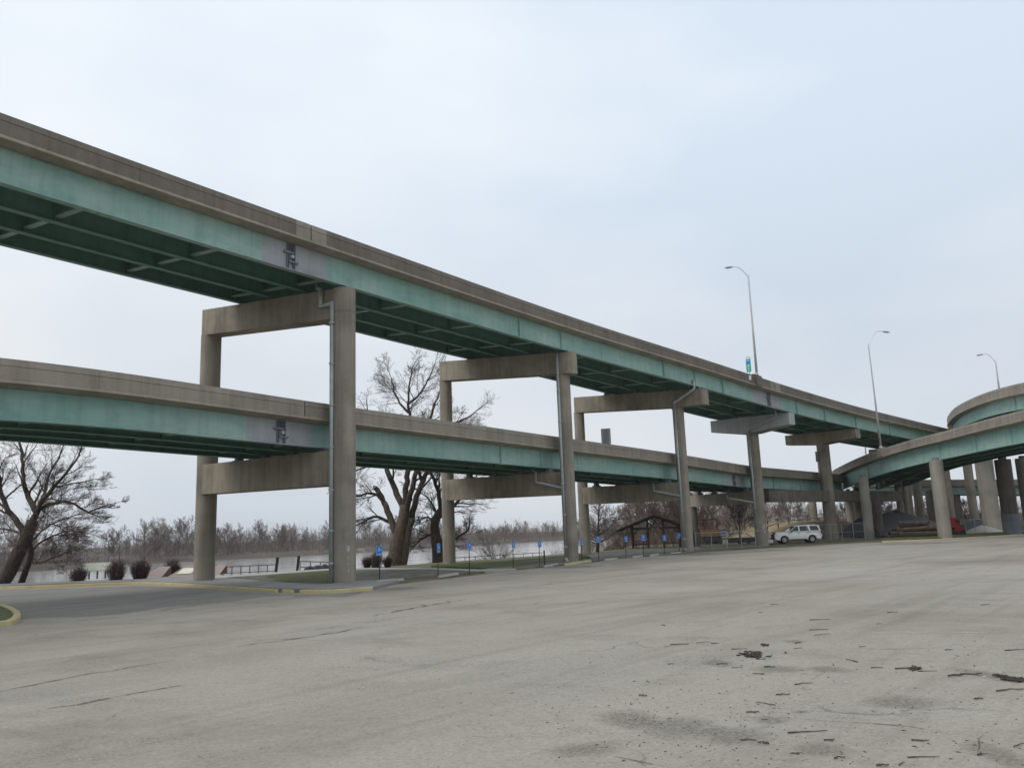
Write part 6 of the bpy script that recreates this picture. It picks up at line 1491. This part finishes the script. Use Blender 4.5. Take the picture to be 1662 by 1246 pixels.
# faded paint line left on the lot
a, b = G(1405, 1026), G(1605, 1026.5); fl = MB(); d = (b - a).normalized(); n = Vector((-d.y, d.x, 0)) * .07; fl.add([a - n + Vector((0, 0, .004)), b - n + Vector((0, 0, .004)), b + n + Vector((0, 0, .004)), a + n + Vector((0, 0, .004))], [(0, 1, 2, 3)])
def m_faded():
    m, nt, ln, bs = mat_new('faded_line_paint'); p = pos(nt); a_ = N_noise(nt, ln, p, 2.0, 8, .8); tr = nt.new('ShaderNodeBsdfTransparent'); mx = nt.new('ShaderNodeMixShader'); bs.inputs['Base Color'].default_value = (.47, .45, .40, 1); bs.inputs['Roughness'].default_value = .9
    ln.new(N_ramp(nt, ln, a_, [(.42, 0.0), (.62, .8)]), mx.inputs[0]); ln.new(tr.outputs[0], mx.inputs[1]); ln.new(bs.outputs[0], mx.inputs[2]); ln.new(mx.outputs[0], nt['Material Output'].inputs[0]); return m
struct('road_marking', fl, m_faded())
for j, (zx, zy) in enumerate([(1400, 423), (1502, 297), (935, 320), (560, 12)]):
    g = G(1000 + zx / 2.5106, 980 + zy / 2.5106); o = MB().add([(-.025, -.02, .004), (.025, -.015, .005), (.03, .02, .012), (-.02, .025, .005), (0, 0, .02)], [(0, 1, 4), (1, 2, 4), (2, 3, 4), (3, 0, 4)]).build('paper_scrap', MAT['cap_painted']); o.location = (g.x, g.y, zg(g.x, g.y)); o.rotation_euler = (0, 0, j); tag(o, 'tiny white scrap of paper on the lot', 'scrap', 'white scraps on the lot', 'thing')

# old seams and cracks in the lot
def m_seam():
    m, nt, ln, bs = mat_new('crack_tar'); p = pos(nt); a_ = N_noise(nt, ln, p, 3.0, 8, .8); tr = nt.new('ShaderNodeBsdfTransparent'); mx = nt.new('ShaderNodeMixShader'); bs.inputs['Base Color'].default_value = (.10, .09, .08, 1); bs.inputs['Roughness'].default_value = .9
    ln.new(N_ramp(nt, ln, a_, [(.40, 0.0), (.56, .85)]), mx.inputs[0]); ln.new(tr.outputs[0], mx.inputs[1]); ln.new(bs.outputs[0], mx.inputs[2]); ln.new(mx.outputs[0], nt['Material Output'].inputs[0]); return m
MAT['seam'] = m_seam()
def seam(pix, w, seed):
    rng = random.Random(seed); ln_ = smooth_line([G(*q) for q in pix], .25); mb = MB(); pts = []
    for i, q in enumerate(ln_):
        t = ln_[min(i + 1, len(ln_) - 1)] - ln_[max(i - 1, 0)]; t.z = 0; t.normalize(); n = Vector((-t.y, t.x, 0)); c = q + n * rng.gauss(0, w * .5); ww = w * (.35 + .9 * rng.random()) * min(1, .15 + 4 * i / len(ln_), .15 + 4 * (len(ln_) - 1 - i) / len(ln_))
        pts.append(((c - n * ww / 2), (c + n * ww / 2)))
    for a_, b_ in pts: mb.v += [(a_.x, a_.y, zg(a_.x, a_.y) + .007), (b_.x, b_.y, zg(b_.x, b_.y) + .007)]
    mb.f = [(2 * i, 2 * i + 2, 2 * i + 3, 2 * i + 1) for i in range(len(pts) - 1)]
    struct('pavement_crack', mb, MAT['seam'])
for k, (px_, w_) in enumerate([([(-40, 1130), (8, 1120), (100, 1102), (198, 1085), (290, 1070)], .07), ([(63, 1154), (150, 1138), (225, 1124), (303, 1110)], .10), ([(100, 1010), (150, 1005), (200, 1001)], .16), ([(244, 994), (300, 984), (350, 978), (400, 977), (442, 979)], .12),
        ([(1279, 1165), (1350, 1171), (1414, 1174), (1478, 1179), (1538, 1191)], .025), ([(1000, 1227), (1040, 1235), (1088, 1246)], .03), ([(1588, 1222), (1585, 1210), (1592, 1199), (1597, 1192)], .03), ([(1100, 902.5), (1150, 899), (1200, 896.3), (1250, 893.2), (1290, 892)], .35), ([(480, 968), (520, 964.5), (560, 963), (600, 959)], .3), ([(380, 1050), (450, 1040), (520, 1030), (590, 1018)], .12), ([(600, 1000), (680, 985), (760, 972)], .2), ([(1380, 1052), (1450, 1053), (1530, 1051)], .05)]): seam(px_, w_, k)

# damp, gritty stains on the lot
def m_stain(name, col, k):
    m, nt, ln, bs = mat_new(name); p = pos(nt); tc = nt.new('ShaderNodeTexCoord')
    sp = nt.new('ShaderNodeVectorMath'); sp.operation = 'LENGTH'; ln.new(tc.outputs['Object'], sp.inputs[0])
    n1 = N_noise(nt, ln, p, 1.1, 8, .75); n2 = N_noise(nt, ln, p, 16, 4, .85)
    a = nt.new('ShaderNodeMath'); a.operation = 'SUBTRACT'; a.inputs[0].default_value = 1.0; ln.new(sp.outputs['Value'], a.inputs[1])
    b = nt.new('ShaderNodeMath'); b.operation = 'MULTIPLY_ADD'; b.inputs[1].default_value = .8; b.inputs[2].default_value = -.1; ln.new(a.outputs[0], b.inputs[0])
    c = nt.new('ShaderNodeMath'); c.operation = 'ADD'; ln.new(b.outputs[0], c.inputs[0]); ln.new(n1, c.inputs[1])
    d = nt.new('ShaderNodeMath'); d.operation = 'MULTIPLY'; ln.new(N_ramp(nt, ln, c.outputs[0], [(.55, 0.0), (.95, k)]), d.inputs[0]); ln.new(N_ramp(nt, ln, n2, [(.38, .15), (.58, 1.0)]), d.inputs[1])
    bs.inputs['Base Color'].default_value = (*col, 1); bs.inputs['Roughness'].default_value = .85; tr = nt.new('ShaderNodeBsdfTransparent'); mx = nt.new('ShaderNodeMixShader')
    ln.new(d.outputs[0], mx.inputs[0]); ln.new(tr.outputs[0], mx.inputs[1]); ln.new(bs.outputs[0], mx.inputs[2]); ln.new(mx.outputs[0], nt['Material Output'].inputs[0]); return m
ST = [m_stain('gritty_stain', (.11, .10, .086), .38), m_stain('damp_stain', (.16, .14, .108), .45)]
for k, (px, py, wx, wy, rz_, mt) in enumerate([(1095, 1180, 110, 26, .15, 0), (1190, 1192, 90, 20, .1, 0), (1020, 1165, 70, 20, .1, 0), (1165, 1076, 40, 10, .1, 1), (1260, 1085, 60, 9, 0, 0), (1345, 1086, 45, 8, 0, 0), (1290, 1041, 26, 4, 0, 1), (1620, 1225, 60, 26, 0, 1), (1600, 1095, 40, 16, .2, 1), (1250, 1168, 40, 9, 0, 0), (1300, 1155, 26, 5, 0, 0), (950, 1215, 90, 16, .2, 0), (1330, 1215, 70, 16, .1, 0), (1460, 1140, 100, 14, .1, 1), (930, 920, 60, 3, .4, 1), (1118, 899, 50, 2.5, .4, 0), (1240, 889, 50, 2.2, .4, 0), (1290, 887, 60, 2.5, 0, 0), (640, 955, 50, 4, .3, 1), (1500, 882, 90, 2.5, 0, 1)]):
    g = G(px, py); gx = G(px + wx, py); gy = G(px, py - wy); rx = (gx - g).length; ry = (gy - g).length; mb = MB(); mb.add([(1.15 * math.cos(q * .5236), 1.15 * math.sin(q * .5236), 0) for q in range(12)], [tuple(range(12))]); o = struct('lot_stain', mb, ST[mt]); o.location = (g.x, g.y, zg(g.x, g.y) + .0025 + .00012 * k); o.scale = (rx, ry, 1); o.rotation_euler = (0, 0, rz_)
rng = random.Random(55); gb_ = MB()
for k in range(1700):
    u = rng.random(); px = 640 + 1080 * rng.random() ** .75; py = 985 + 275 * rng.random() ** .8
    if rng.random() < .35: px, py = 1120 + rng.gauss(0, 130), 1150 + rng.gauss(0, 50)
    if not (965 < py < 1262): continue
    g = G(px, py); r_ = .003 + .010 * rng.random() ** 3.5; z = zg(g.x, g.y); a = rng.random() * 6.28; l = r_ * (1 + 2.5 * rng.random() ** 2); c_, s_ = math.cos(a), math.sin(a)
    gb_.add([(g.x + c_ * l, g.y + s_ * l, z + .002), (g.x - s_ * r_, g.y + c_ * r_, z + .002), (g.x - c_ * l, g.y - s_ * l, z + .002), (g.x + s_ * r_, g.y - c_ * r_, z + .002), (g.x, g.y, z + r_ * .9)], [(0, 1, 4), (1, 2, 4), (2, 3, 4), (3, 0, 4)])
tag(gb_.build('grit', MAT['stick']), kind='stuff')

# ------------------------------------------------------------------ haze
hz_m = bpy.data.materials.new('haze_air'); hz_m.use_nodes = True; hn, hl = hz_m.node_tree.nodes, hz_m.node_tree.links; hn.clear(); ho = hn.new('ShaderNodeOutputMaterial'); hv = hn.new('ShaderNodeVolumePrincipled'); hv.inputs['Density'].default_value = .00014; hv.inputs['Color'].default_value = (.9, .93, .97, 1); hl.new(hv.outputs[0], ho.inputs['Volume'])
tag(MB().box((0, 870, 10), (1900, 2100, 50)).build('haze', hz_m), kind='stuff')
